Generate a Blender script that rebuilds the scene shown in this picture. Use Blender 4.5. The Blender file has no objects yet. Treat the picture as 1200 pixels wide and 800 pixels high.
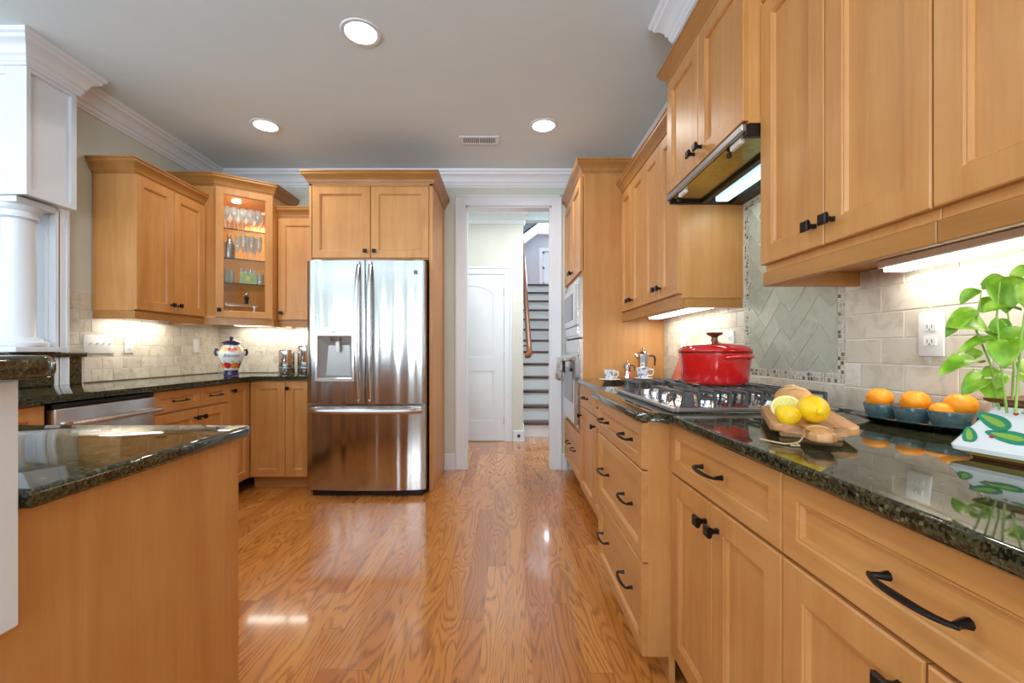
import bpy, bmesh, math, random
from mathutils import Vector, Matrix
random.seed(7)
PI = math.pi
S = bpy.context.scene
COL = S.collection

# ------------------------------------------------------------------ camera
F = 515.0                      # focal length in pixels of a 1200 wide frame
CZ = 1.105
cam_d = bpy.data.cameras.new('camera')
cam = bpy.data.objects.new('camera', cam_d); COL.objects.link(cam)
cam.location = (0, 0, CZ); cam.rotation_euler = (PI/2, 0, 0)
cam_d.sensor_width = 36; cam_d.lens = F/1200*36
cam_d.shift_x = 7/1200; cam_d.shift_y = 11/1200
cam_d.clip_start = .02
S.camera = cam
# ------------------------------------------------------------------ exposure, world, daylight, added fill lamps
S.view_settings.view_transform = 'Standard'; S.view_settings.look = 'None'
S.view_settings.gamma = 1; S.view_settings.use_curve_mapping = False
S.view_settings.exposure = -0.82
W = bpy.data.worlds.new('world'); S.world = W; W.use_nodes = True
bg = W.node_tree.nodes['Background']
bg.inputs[0].default_value = (.80, .90, 1, 1); bg.inputs[1].default_value = 1.6

def area(name, loc, rot, sx, sy, power, col=(1, 1, 1), spread=PI, shape='RECTANGLE'):
    d = bpy.data.lights.new(name, 'AREA'); d.shape = shape
    d.size = sx
    if shape in ('RECTANGLE', 'ELLIPSE'): d.size_y = sy
    d.energy = power; d.color = col; d.spread = spread
    o = bpy.data.objects.new(name, d); COL.objects.link(o)
    o.location = loc; o.rotation_euler = rot
    return o
DAY = (.86, .94, 1.0)
# daylight lamps in the rear and dining room windows, tilted up to brighten the ceiling
WIN_REAR = [(-4.6, 1.1), (-2.9, 1.1), (-.35, 1.5)]
for wx, ww in WIN_REAR:
    area('window_daylight', (wx, -3.17, 1.5), (PI/2+.95, 0, 0), ww-.08, 1.9, 150*ww, DAY)
WIN_LEFT = [(-1.6, 1.2), (.6, 1.2)]
for wy, ww in WIN_LEFT:
    area('window_daylight', (-5.97, wy, 1.5), (PI/2+.95, 0, -PI/2), ww-.08, 1.9, 60*ww, DAY)
area('stair_daylight', (1.335, 11.0, 3.22), (-PI/2, 0, 0), .72, .78, 90, (.85, .93, 1))
area('stair_fill', (.73, 6.6, 4.9), (0, 0, 0), .6, .6, 60, (.95, .97, 1))  # added fill lamp without a fixture, brightens the stair risers
area('hall_fill', (.72, 4.75, 2.74), (0, 0, 0), .3, .3, 42, (.96, .98, 1))  # added lamp, no fixture modelled; lifts the risers and the hall
area('hall_fill', (-.5, 4.55, 2.74), (0, 0, 0), .3, .3, 15, (.96, .98, 1))  # second added lamp, fills the hall wall and door

# ------------------------------------------------------------------ node helpers
class N:
    def __init__(s, name):
        s.m = bpy.data.materials.new(name); s.m.use_nodes = True
        s.t = s.m.node_tree; s.b = s.t.nodes['Principled BSDF']; s.out = s.t.nodes['Material Output']
    def add(s, kind, ins=None, **kw):
        n = s.t.nodes.new('ShaderNode'+kind)
        for k, v in kw.items(): setattr(n, k, v)
        for k, v in (ins or {}).items(): s.set(n.inputs[k], v)
        return n
    def set(s, sock, v):
        if hasattr(v, 'is_output'): s.t.links.new(v, sock)
        else: sock.default_value = v
    def bs(s, **kw):
        for k, v in kw.items(): s.set(s.b.inputs[k.replace('_', ' ')], v)
        return s
    def math(s, op, a, b=0.0, c=0.0):
        n = s.add('Math', {0: a, 1: b, 2: c}, operation=op); return n.outputs[0]
    def coord(s, which='Object'): return s.add('TexCoord').outputs[which]
    def mapping(s, v, scale=(1, 1, 1), loc=(0, 0, 0)):
        return s.add('Mapping', {'Vector': v, 'Scale': scale, 'Location': loc}).outputs[0]
    def vadd(s, a, b): return s.add('VectorMath', {0: a, 1: b}, operation='ADD').outputs[0]
    def noise(s, v, scale, detail=2, rough=.5, dist=0):
        return s.add('TexNoise', {'Vector': v, 'Scale': scale, 'Detail': detail, 'Roughness': rough, 'Distortion': dist}).outputs[0]
    def ramp(s, f, stops, interp='LINEAR'):
        n = s.add('ValToRGB', {0: f}); cr = n.color_ramp; cr.interpolation = interp
        while len(cr.elements) < len(stops): cr.elements.new(.5)
        for e, (p, c) in zip(cr.elements, stops):
            e.position = p; e.color = tuple(c)+(1,) if len(c) == 3 else c
        return n.outputs[0]
    def mix(s, f, a, b, mode='MIX'):
        n = s.add('Mix', data_type='RGBA', blend_type=mode)
        s.set(n.inputs[0], f)
        for i, v in ((6, a), (7, b)):
            s.set(n.inputs[i], v if hasattr(v, 'is_output') else tuple(v)+(1,) if len(v) == 3 else v)
        return n.outputs[2]
    def bump(s, h, strength=.3, dist=.01):
        n = s.add('Bump', {'Height': h, 'Strength': strength, 'Distance': dist})
        s.t.links.new(n.outputs[0], s.b.inputs['Normal'])
def srgb(r, g, b):
    f = lambda c: (c/255/12.92) if c/255 <= .04045 else ((c/255+.055)/1.055)**2.4
    return (f(r), f(g), f(b))
def plain(name, c, rough=.5, metal=0, coat=0, **kw):
    n = N(name); n.bs(Base_Color=tuple(c)+(1,), Roughness=rough, Metallic=metal, Coat_Weight=coat)
    for k, v in kw.items(): n.set(n.b.inputs[k.replace('_', ' ')], v)
    return n.m
def mottled(name, c1, c2, scale=6, rough=.5, metal=0, bump=0, coat=0, detail=4):
    n = N(name); co = n.coord(); f = n.noise(co, scale, detail, .6)
    n.bs(Base_Color=n.ramp(f, [(.35, c1), (.65, c2)]), Roughness=rough, Metallic=metal, Coat_Weight=coat)
    if bump: n.bump(n.noise(co, scale*6, 3), bump, .004)
    return n.m
def emis(name, c, strength):
    n = N(name); n.bs(Base_Color=(1, 1, 1, 1), Emission_Color=tuple(c)+(1,), Emission_Strength=strength); return n.m

def wood(name, light, mid, dark, axis='z', rough=.4):
    n = N(name); co = n.coord()
    r = n.add('ObjectInfo').outputs['Random']
    off = n.add('CombineXYZ', {0: n.math('MULTIPLY', r, 31.0), 1: n.math('MULTIPLY', r, 17.0), 2: n.math('MULTIPLY', r, 9.0)}).outputs[0]
    v = n.vadd(co, off)
    sc = {'z': (1, 1, .07), 'x': (.07, 1, 1), 'y': (1, .07, 1)}[axis]
    v1 = n.mapping(v, sc)
    f1 = n.noise(v1, 14, 4, .6, .6); f2 = n.noise(v1, 90, 3, .6)
    f3 = n.noise(v, 3.2, 3, .6)
    f = n.math('ADD', n.math('MULTIPLY', f1, .5), n.math('ADD', n.math('MULTIPLY', f2, .16), n.math('MULTIPLY', f3, .34)))
    n.bs(Base_Color=n.ramp(f, [(.34, dark), (.5, mid), (.66, light)]), Roughness=rough, Coat_Weight=.15, Coat_Roughness=.3)
    return n.m
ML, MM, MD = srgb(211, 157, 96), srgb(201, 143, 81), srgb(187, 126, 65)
M = {}
M['wood'] = wood('maple_upright', ML, MM, MD, 'z')
M['wood_h'] = wood('maple_lengthwise', ML, MM, MD, 'x')
M['crown_shaded_rail'] = wood('maple_crown_shaded_rail', srgb(186, 136, 76), srgb(174, 121, 60), srgb(158, 104, 48), 'x')  # darker maple for crowns; on light rails it paints in their shade
M['rail_wood'] = wood('handrail_oak', srgb(150, 88, 36), srgb(132, 72, 28), srgb(104, 54, 20), 'y', .3)
M['board_wood'] = wood('olive_board', srgb(226, 180, 126), srgb(204, 150, 96), srgb(140, 86, 48), 'x', .5)
M['tread'] = wood('dark_oak_tread', srgb(92, 52, 32), srgb(74, 40, 26), srgb(54, 28, 18), 'x', .3)

def floor_mat():
    n = N('oak_floor'); co = n.coord('Object'); sp = n.add('SeparateXYZ', {0: co})
    x, y = sp.outputs[0], sp.outputs[1]
    bw = .092
    u = n.math('DIVIDE', x, bw); bi = n.math('FLOOR', u); fu = n.math('FRACT', u)
    r1 = n.add('TexWhiteNoise', {'W': bi}, noise_dimensions='1D').outputs[0]
    v = n.math('ADD', n.math('DIVIDE', y, 1.25), n.math('MULTIPLY', r1, 7.3)); bj = n.math('FLOOR', v); fv = n.math('FRACT', v)
    idv = n.add('CombineXYZ', {0: bi, 1: bj, 2: 0.0}).outputs[0]
    wn = n.add('TexWhiteNoise', {'Vector': idv}, noise_dimensions='3D')
    rid = wn.outputs[0]
    gv = n.add('CombineXYZ', {0: n.math('ADD', n.math('MULTIPLY', x, 6.6), n.math('MULTIPLY', rid, 47.0)),
                              1: n.math('ADD', n.math('MULTIPLY', y, 1.0), n.math('MULTIPLY', rid, 91.0)), 2: 0.0}).outputs[0]
    nf = n.noise(gv, 1.0, 2.0, .40, .45)
    ring = n.math('FRACT', n.math('MULTIPLY', nf, 19.0))
    saw = n.math('SUBTRACT', 1.0, n.math('ABSOLUTE', n.math('SUBTRACT', n.math('MULTIPLY', ring, 2.0), 1.0)))
    pv = n.add('CombineXYZ', {0: n.math('MULTIPLY', x, 260.0), 1: n.math('MULTIPLY', y, 12.0), 2: rid}).outputs[0]
    pore = n.noise(pv, 1.0, 2, .5)
    line = n.math('MULTIPLY', n.ramp(saw, [(.0, (1, 1, 1)), (.26, (.72, .72, .72)), (.5, (.12, .12, .12)), (1, (0, 0, 0))]),
                  n.ramp(pore, [(.32, (.25, .25, .25)), (.62, (1, 1, 1))]))
    base = n.ramp(rid, [(0, srgb(178, 106, 42)), (.3, srgb(208, 137, 62)), (.6, srgb(194, 122, 52)), (.85, srgb(218, 150, 74)), (1, srgb(172, 99, 40))])
    base = n.mix(n.math('MULTIPLY', pore, .25), base, srgb(168, 100, 50))
    c = n.mix(n.math('MULTIPLY', line, .66), base, srgb(98, 46, 16))
    edge = n.math('MAXIMUM', n.math('LESS_THAN', fu, .014), n.math('LESS_THAN', fv, .0016))
    c = n.mix(n.math('MULTIPLY', edge, .45), c, srgb(74, 36, 14))
    n.bs(Base_Color=c, Roughness=.22, Coat_Weight=.6, Coat_Roughness=.07)
    n.bump(n.noise(n.mapping(co, (1, .25, 1)), 9, 2), .06, .01)
    return n.m
M['floor'] = floor_mat()

def granite_mat():
    n = N('dark_granite'); co = n.coord()
    a = n.noise(co, 60, 5, .75); b = n.add('TexVoronoi', {'Vector': n.vadd(co, n.add('TexNoise', {'Vector': co, 'Scale': 90.0}).outputs['Color']) if False else co, 'Scale': 230.0}).outputs['Color']
    bb = n.add('SeparateColor', {0: b}).outputs[0]
    f = n.math('ADD', n.math('MULTIPLY', a, .74), n.math('MULTIPLY', bb, .26))
    c = n.ramp(f, [(.34, srgb(15, 18, 14)), (.46, srgb(34, 38, 27)), (.54, srgb(74, 72, 46)), (.61, srgb(48, 60, 47)), (.71, srgb(118, 114, 86))])
    n.bs(Base_Color=c, Roughness=.045, IOR=1.72)
    return n.m
M['granite'] = granite_mat()

def tile_mat(name, cols, blotch):
    n = N(name); r = n.add('NewGeometry').outputs['Random Per Island']; co = n.coord()
    off = n.add('CombineXYZ', {0: n.math('MULTIPLY', r, 60.0), 1: 0.0, 2: 0.0}).outputs[0]
    base = n.ramp(r, [(i/(len(cols)-1), c) for i, c in enumerate(cols)])
    f = n.noise(n.vadd(co, off), 13, 5, .65, .8)
    n.bs(Base_Color=n.mix(n.ramp(f, [(.48, (0, 0, 0)), (.72, (.6, .6, .6))]), base, blotch), Roughness=.38)
    n.bump(n.noise(co, 60, 4), .12, .003)
    return n.m
M['tile'] = tile_mat('travertine_tile', [srgb(222, 214, 198), srgb(210, 202, 185), srgb(228, 221, 207), srgb(203, 194, 177)], srgb(160, 146, 126))
M['tile_green'] = tile_mat('herringbone_tile', [srgb(190, 194, 178), srgb(176, 182, 166), srgb(200, 202, 188)], srgb(152, 152, 128))
M['grout'] = plain('grout', srgb(236, 233, 224), .8)
def mosaic_mat():
    n = N('mosaic'); r = n.add('NewGeometry').outputs['Random Per Island']
    n.bs(Base_Color=n.ramp(r, [(0, srgb(214, 208, 192)), (.30, srgb(126, 112, 92)), (.42, srgb(200, 196, 180)), (.66, srgb(176, 166, 144)), (.82, srgb(98, 86, 70)), (.92, srgb(206, 202, 190))], 'CONSTANT'), Roughness=.3)
    return n.m
M['mosaic'] = mosaic_mat()
M['wall'] = mottled('wall_paint', srgb(212, 217, 206), srgb(216, 221, 210), 3, .7)
M['wall_hall'] = mottled('hall_paint', srgb(212, 213, 206), srgb(216, 217, 210), 3, .7)
M['wall_up'] = mottled('upstairs_paint', srgb(196, 204, 214), srgb(200, 208, 218), 3, .7)
M['ceiling'] = mottled('ceiling_paint', srgb(226, 243, 254), srgb(228, 245, 255), 4, .85)
M['white'] = mottled('white_trim_paint', srgb(230, 237, 246), srgb(233, 240, 249), 3, .35)
M['plastic'] = plain('white_plastic', srgb(240, 240, 238), .3)
M['plastic_grey'] = plain('grey_slot', srgb(120, 120, 120), .5)
M['black'] = plain('black_bronze', srgb(30, 29, 30), .33, .6)
M['iron'] = mottled('cast_iron', srgb(74, 74, 76), srgb(96, 96, 98), 40, .4, .35)
M['black_plastic'] = plain('black_plastic', srgb(16, 16, 17), .35)
M['gap'] = plain('dark_recess', srgb(20, 16, 14), .8)

def steel(name, c, rough, wav=.25, axis='x', ws=9):
    n = N(name); co = n.coord()
    sc = {'x': (1, 1, .05), 'z': (.05, 1, 1), 'y': (1, .05, 1)}[axis]
    v = n.mapping(co, sc)
    w = n.noise(n.mapping(v, (1, 1, .6)), ws, 1, .4)
    fine = n.noise(v, 420, 2, .5)
    n.bs(Base_Color=tuple(c)+(1,), Metallic=1, Roughness=n.math('ADD', rough, n.math('MULTIPLY', fine, .07)))
    n.bump(n.math('ADD', w, n.math('MULTIPLY', fine, .002)), wav, .02)
    return n.m
M['steel'] = steel('brushed_steel', (.49, .49, .50), .13, .95, 'x', 9)
M['steel_h'] = steel('brushed_steel_lengthwise', (.64, .64, .65), .2, .12, 'z')
M['chrome'] = plain('chrome', (.8, .8, .82), .08, 1)
M['steel_grey'] = plain('grey_steel', (.42, .42, .43), .32, .9)
M['filter'] = mottled('hood_filter', srgb(150, 146, 96), srgb(176, 170, 110), 30, .22, 1)
def glass_mat(name, tint=(1, 1, 1), gloss=.12, ior=1.45, haze=0):
    n = N(name); t = n.add('BsdfTransparent', {0: tuple(tint)+(1,)}); g = n.add('BsdfGlossy', {'Roughness': .02})
    fr = n.add('LayerWeight', {0: .35}).outputs['Facing']
    f = n.math('ADD', n.math('MULTIPLY', fr, .75), gloss)
    f = n.math('MINIMUM', f, .95)
    mx = n.add('MixShader'); n.set(mx.inputs[0], f); n.t.links.new(t.outputs[0], mx.inputs[1]); n.t.links.new(g.outputs[0], mx.inputs[2])
    last = mx
    if haze:
        d = n.add('BsdfDiffuse', {0: (1, 1, 1, 1)}); m2 = n.add('MixShader'); m2.inputs[0].default_value = haze
        n.t.links.new(mx.outputs[0], m2.inputs[1]); n.t.links.new(d.outputs[0], m2.inputs[2]); last = m2
    n.t.links.new(last.outputs[0], n.out.inputs[0]); return n.m
M['pane'] = glass_mat('clear_pane', (.97, .98, .97), .02)
M['glass'] = glass_mat('glassware', (.96, .97, .97), .10, haze=.24)
M['shelf_glass'] = glass_mat('shelf_glass', (.95, .98, .97), .05)
M['shelf_edge'] = plain('shelf_glass_edge', srgb(30, 44, 38), .2)
M['oven_glass'] = plain('oven_glass', srgb(60, 64, 68), .08)
M['red'] = plain('red_enamel', srgb(196, 20, 24), .12, 0, .8)
M['red_rim'] = plain('enamel_rim', srgb(120, 20, 20), .25)
M['bronze'] = plain('bronze_knob', srgb(120, 92, 66), .3, .8)
def peel(name, a, b, bumpy=.35):
    n = N(name); co = n.coord(); n.bs(Base_Color=n.ramp(n.noise(co, 25, 3), [(.35, a), (.65, b)]), Roughness=.38, Subsurface_Weight=.05)
    n.bump(n.add('TexVoronoi', {'Vector': co, 'Scale': 420.0}).outputs['Distance'], bumpy, .0012); return n.m
M['orange'] = peel('orange_peel', srgb(254, 168, 30), srgb(248, 148, 18))
M['lemon'] = peel('lemon_peel', srgb(246, 206, 20), srgb(236, 190, 10))
M['pith'] = plain('lemon_pith', srgb(248, 240, 190), .5)
M['pulp'] = mottled('lemon_pulp', srgb(236, 226, 130), srgb(226, 212, 96), 120, .25)
M['bread'] = mottled('bread_crust', srgb(224, 178, 122), srgb(206, 146, 86), 18, .75, 0, .5)
M['teal'] = mottled('teal_glaze', srgb(54, 92, 104), srgb(96, 116, 118), 45, .25, 0, 0, .4)
M['teal_dark'] = mottled('dark_glaze', srgb(28, 42, 44), srgb(48, 66, 66), 40, .2, 0, 0, .4)
M['bowl_in'] = plain('bowl_rim_brown', srgb(96, 78, 66), .3)
M['ceramic'] = plain('white_ceramic', srgb(232, 236, 238), .12, 0, .5)
def floral(name):
    n = N(name); co = n.coord(); f = n.noise(co, 34, 2, .5, 1.0)
    n.bs(Base_Color=n.ramp(f, [(.38, srgb(110, 120, 170)), (.46, srgb(236, 238, 242)), (.6, srgb(238, 240, 242)), (.68, srgb(160, 140, 170))]), Roughness=.15, Coat_Weight=.4); return n.m
M['floral'] = floral('painted_porcelain')
def redtray():
    n = N('red_pattern'); co = n.coord(); f = n.noise(co, 42, 4, .6, 1.5)
    n.bs(Base_Color=n.ramp(f, [(.40, srgb(168, 30, 28)), (.50, srgb(206, 110, 90)), (.58, srgb(176, 44, 38)), (.7, srgb(228, 190, 170))]), Roughness=.4); return n.m
M['redtray'] = redtray()
M['cobalt'] = plain('cobalt_glaze', srgb(38, 36, 84), .15, 0, .5)
M['yellow_gl'] = plain('yellow_glaze', srgb(236, 206, 110), .2, 0, .4)
M['coral'] = plain('coral_glaze', srgb(226, 92, 78), .2, 0, .4)
M['orange_gl'] = plain('orange_glaze', srgb(240, 140, 40), .2, 0, .4)
M['crimson'] = plain('crimson_glaze', srgb(186, 40, 50), .2, 0, .4)
M['green_gl'] = plain('green_glaze', srgb(34, 140, 104), .2, 0, .4)
M['lime_gl'] = plain('lime_glaze', srgb(140, 180, 70), .2, 0, .4)
M['blue_ink'] = plain('blue_ink', srgb(70, 96, 150), .3)
M['brown_gl'] = plain('brown_glaze', srgb(120, 70, 42), .2, 0, .4)
M['soil'] = mottled('soil', srgb(60, 40, 28), srgb(84, 60, 40), 60, .9)
def leafm():
    n = N('basil_leaf'); co = n.coord(); f = n.noise(co, 26, 3)
    n.bs(Base_Color=n.ramp(f, [(.3, srgb(92, 146, 28)), (.5, srgb(136, 184, 46)), (.68, srgb(184, 216, 96))]), Roughness=.38, Subsurface_Weight=.15, Subsurface_Radius=(.01, .01, .004))
    return n.m
M['leaf'] = leafm()
M['stem'] = plain('basil_stem', srgb(150, 186, 84), .5)
M['twine'] = plain('twine', srgb(204, 176, 130), .8)
M['bag'] = mottled('pale_green_card', srgb(150, 186, 170), srgb(190, 204, 120), 30, .5)
M['lamp'] = emis('lamp_white', (1, .97, .92), 14)
M['strip'] = emis('strip_light', (1, .96, .88), 7)
M['hoodlamp'] = emis('hood_light', (.62, .93, 1), 1.9)
M['sky_glass'] = glass_mat('window_pane', (.98, .99, 1), .02)
M['cloth'] = mottled('dish_towel', srgb(220, 222, 224), srgb(130, 134, 142), 26, .9)
M['dark_tray'] = plain('dark_tray', srgb(64, 42, 32), .35)

# ------------------------------------------------------------------ mesh helpers
class MB:
    def __init__(s): s.bm = bmesh.new(); s.mi = 0
    def face(s, vs):
        try:
            f = s.bm.faces.new(vs); f.material_index = s.mi; return f
        except ValueError: return None
    def box(s, x0, x1, y0, y1, z0, z1, bev=0, seg=1):
        v = [s.bm.verts.new((x, y, z)) for z in (z0, z1) for y in (y0, y1) for x in (x0, x1)]
        fs = [s.face([v[i] for i in q]) for q in ((0, 2, 3, 1), (4, 5, 7, 6), (0, 1, 5, 4), (2, 6, 7, 3), (0, 4, 6, 2), (1, 3, 7, 5))]
        if bev:
            es = list({e for f in fs for e in f.edges})
            r = bmesh.ops.bevel(s.bm, geom=es, offset=bev, segments=seg, affect='EDGES', profile=.5)
            for f in r['faces']: f.material_index = s.mi
        return s
    def prism(s, poly, z0, z1, bev=0, seg=2, top_only=False):
        b = [s.bm.verts.new((x, y, z0)) for x, y in poly]; t = [s.bm.verts.new((x, y, z1)) for x, y in poly]
        n = len(poly); fs = [s.face(b[::-1]), s.face(t)]
        for i in range(n): fs.append(s.face([b[i], b[(i+1) % n], t[(i+1) % n], t[i]]))
        if bev:
            es = list(fs[1].edges) + ([] if top_only else list(fs[0].edges))
            r = bmesh.ops.bevel(s.bm, geom=es, offset=bev, segments=seg, affect='EDGES', profile=.5)
            for f in r['faces']: f.material_index = s.mi
        return s
    def lathe(s, prof, seg=24, c=(0, 0, 0), rot=0, sx=1, sy=1, M4=None):
        rings = []
        for r, z in prof:
            if r < 1e-6: ring = [s.bm.verts.new((c[0], c[1], c[2]+z))]
            else: ring = [s.bm.verts.new((c[0]+sx*r*math.cos(rot+2*PI*i/seg), c[1]+sy*r*math.sin(rot+2*PI*i/seg), c[2]+z)) for i in range(seg)]
            rings.append(ring)
        for a, b in zip(rings, rings[1:]):
            for i in range(seg):
                j = (i+1) % seg
                if len(a) == 1 and len(b) == 1: continue
                if len(a) == 1: s.face([a[0], b[j], b[i]])
                elif len(b) == 1: s.face([a[i], a[j], b[0]])
                else: s.face([a[i], a[j], b[j], b[i]])
        if len(rings[0]) > 1: s.face(rings[0][::-1])
        if len(rings[-1]) > 1: s.face(rings[-1])
        if M4 is not None: bmesh.ops.transform(s.bm, matrix=M4, verts=[v for r in rings for v in r])
        return s
    def tube(s, pts, rad, seg=8, flat=1.0, up=(0, 0, 1), caps=True):
        pts = [Vector(p) for p in pts]; n = len(pts)
        rad = rad if isinstance(rad, (list, tuple)) else [rad]*n
        rings = []
        for i, p in enumerate(pts):
            t = (pts[min(i+1, n-1)]-pts[max(i-1, 0)]).normalized()
            u = Vector(up)
            if abs(t.dot(u)) > .95: u = Vector((1, 0, 0))
            a = t.cross(u).normalized(); b = a.cross(t).normalized()
            rings.append([s.bm.verts.new(p+a*(rad[i]*math.cos(2*PI*k/seg))+b*(flat*rad[i]*math.sin(2*PI*k/seg))) for k in range(seg)])
        for a, b in zip(rings, rings[1:]):
            for k in range(seg): s.face([a[k], a[(k+1) % seg], b[(k+1) % seg], b[k]])
        if caps: s.face(rings[0][::-1]); s.face(rings[-1])
        return s
    def cyl(s, p0, p1, r, seg=16): return s.tube([p0, p1], r, seg)
    def ball(s, c, rx, ry, rz, seg=20, rings=12, fn=None, M4=None):
        prof = [(math.sin(PI*i/rings), -math.cos(PI*i/rings)) for i in range(rings+1)]
        vs = []
        for r, z in prof:
            if r < 1e-6: vs.append([s.bm.verts.new((0, 0, z))])
            else: vs.append([s.bm.verts.new((r*math.cos(2*PI*k/seg), r*math.sin(2*PI*k/seg), z)) for k in range(seg)])
        for a, b in zip(vs, vs[1:]):
            for i in range(seg):
                j = (i+1) % seg
                if len(a) == 1: s.face([a[0], b[j], b[i]])
                elif len(b) == 1: s.face([a[i], a[j], b[0]])
                else: s.face([a[i], a[j], b[j], b[i]])
        for ring in vs:
            for v in ring:
                q = v.co.copy()
                if fn: q = fn(q)
                v.co = Vector((q.x*rx, q.y*ry, q.z*rz))
                if M4 is not None: v.co = M4 @ v.co
                v.co += Vector(c)
        return s
    def sweep(s, path, prof, closed=False):
        # path: 2D points, profile (outward, z); outward is to the right of travel
        P = [Vector(p) for p in path]; n = len(P); rings = []
        for i in range(n):
            d0 = (P[i]-P[i-1]).normalized() if (i > 0 or closed) else None
            d1 = (P[(i+1) % n]-P[i]).normalized() if (i < n-1 or closed) else None
            if d0 is None: d0 = d1
            if d1 is None: d1 = d0
            n0 = Vector((d0.y, -d0.x)); n1 = Vector((d1.y, -d1.x)); m = (n0+n1); m.normalize()
            k = 1/max(.25, m.dot(n0))
            rings.append([s.bm.verts.new((P[i].x+m.x*k*o, P[i].y+m.y*k*o, z)) for o, z in prof])
        q = len(prof)
        for i in range(n if closed else n-1):
            a, b = rings[i], rings[(i+1) % n]
            for k in range(q): s.face([a[k], a[(k+1) % q], b[(k+1) % q], b[k]])
        if not closed: s.face(rings[0]); s.face(rings[-1][::-1])
        return s
    def build(s, name, mats, parent=None, smooth=35, loc=(0, 0, 0), rot=(0, 0, 0)):
        bmesh.ops.recalc_face_normals(s.bm, faces=s.bm.faces)
        me = bpy.data.meshes.new(name); s.bm.to_mesh(me); s.bm.free()
        for m in (mats if isinstance(mats, (list, tuple)) else [mats]): me.materials.append(M[m] if isinstance(m, str) else m)
        if smooth:
            for p in me.polygons: p.use_smooth = True
            me.set_sharp_from_angle(angle=math.radians(smooth))
        o = bpy.data.objects.new(name, me); COL.objects.link(o)
        o.parent = parent; o.location = loc; o.rotation_euler = rot
        return o
def tag(o, label=None, cat=None, group=None, kind=None):
    if label: o['label'] = label
    if cat: o['category'] = cat
    if group: o['group'] = group
    if kind: o['kind'] = kind
    return o
def thing(name, label, cat, loc=(0, 0, 0), rz=0, group=None, rot=None):
    o = bpy.data.objects.new(name, None); COL.objects.link(o); o.empty_display_size = .05
    o.location = loc; o.rotation_euler = rot or (0, 0, rz)
    return tag(o, label, cat, group)
def struct(name, mb, mat, label=None, smooth=35, parent=None):
    o = mb.build(name, mat, parent, smooth)
    if parent is None: tag(o, label, None, None, 'structure'); o['category'] = name.split('_')[0]
    return o
def copy_tree(o, parent=None):
    c = o.copy(); COL.objects.link(c)
    if parent is not None: c.parent = parent
    for ch in list(o.children): copy_tree(ch, c)
    return c
def B(*a, **k): return MB().box(*a, **k)

# ------------------------------------------------------------------ measures
XR, XL, YB, ZC = 1.17, -2.67, 4.094, 2.765     # right wall, left wall, back wall, ceiling
YR, XD = -3.2, -6.0                             # rear wall behind the camera, dining room wall
CT, CB = .905, .875                             # counter top and underside
OX0, OX1, OZ = -.374, .421, 2.452               # doorway in the back wall
YH = 5.37                                       # hall wall

# ------------------------------------------------------------------ room shell
struct('floor', B(XD-.1, 2.2, YR-.1, 5.69, -.06, 0), 'floor', 'glossy honey oak strip floor running through the kitchen')
struct('ceiling', B(XD-.1, XR+.1, YR-.1, YB+.12, ZC, ZC+.08), 'ceiling', 'smooth pale grey kitchen ceiling')
m = MB(); m.box(XD, OX0, YB, YB+.12, 0, ZC); m.box(OX1, XR+.12, YB, YB+.12, 0, ZC); m.box(OX0, OX1, YB, YB+.12, OZ, ZC)
struct('wall_back', m, 'wall', 'grey green painted back wall with the hall doorway')
struct('wall_right', B(XR, XR+.12, YR, YB, 0, ZC), 'wall', 'painted right wall behind the long cabinet run')
m = MB(); m.box(XL-.12, XL, 2.61, YB, 0, ZC)
struct('wall_left', m, 'wall', 'grey green painted left wall above the tile')
# rear wall and dining wall with window openings
def wall_with_windows(horizontal, fixed, a0, a1, wins, thick):
    m = MB(); cuts = sorted((c-w/2, c+w/2) for c, w in wins); z0, z1 = .5, 2.5
    def bx(u0, u1, q0, q1):
        if horizontal: m.box(u0, u1, fixed-thick, fixed, q0, q1)
        else: m.box(fixed-thick, fixed, u0, u1, q0, q1)
    cur = a0
    for u0, u1 in cuts:
        bx(cur, u0, 0, ZC); bx(u0, u1, 0, z0); bx(u0, u1, z1, ZC); cur = u1
    bx(cur, a1, 0, ZC); return m
struct('wall_rear', wall_with_windows(True, YR, XD, XR+.12, WIN_REAR, .14), 'wall', 'rear wall with tall windows behind the camera')
struct('wall_dining', wall_with_windows(False, XD, YR, YB, WIN_LEFT, .14), 'wall', 'dining room side wall with tall windows')
def window_frame(n, horizontal, c, w, fixed):
    m = MB(); z0, z1 = .5, 2.5
    def bx(u0, u1, q0, q1, d0=-.09, d1=-.05):
        if horizontal: m.box(u0, u1, fixed+d0, fixed+d1, q0, q1)
        else: m.box(fixed+d0, fixed+d1, u0, u1, q0, q1)
    a, b = c-w/2, c+w/2
    bx(a, a+.05, z0, z1); bx(b-.05, b, z0, z1); bx(a+.05, b-.05, z0, z0+.05); bx(a+.05, b-.05, z1-.05, z1); bx(a+.05, b-.05, 1.48, 1.53)
    o = struct('window_%d' % n, m, 'white', 'white framed tall window behind the camera')
    m = MB()
    if horizontal: m.box(a+.05, b-.05, fixed-.075, fixed-.07, z0+.05, z1-.05)
    else: m.box(fixed-.075, fixed-.07, a+.05, b-.05, z0+.05, z1-.05)
    m.build('window_pane', 'sky_glass', o)
for i, (c, w) in enumerate(WIN_REAR): window_frame(i+2, True, c, w, YR)
for i, (c, w) in enumerate(WIN_LEFT): window_frame(i+5, False, c, w, XD)

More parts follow.
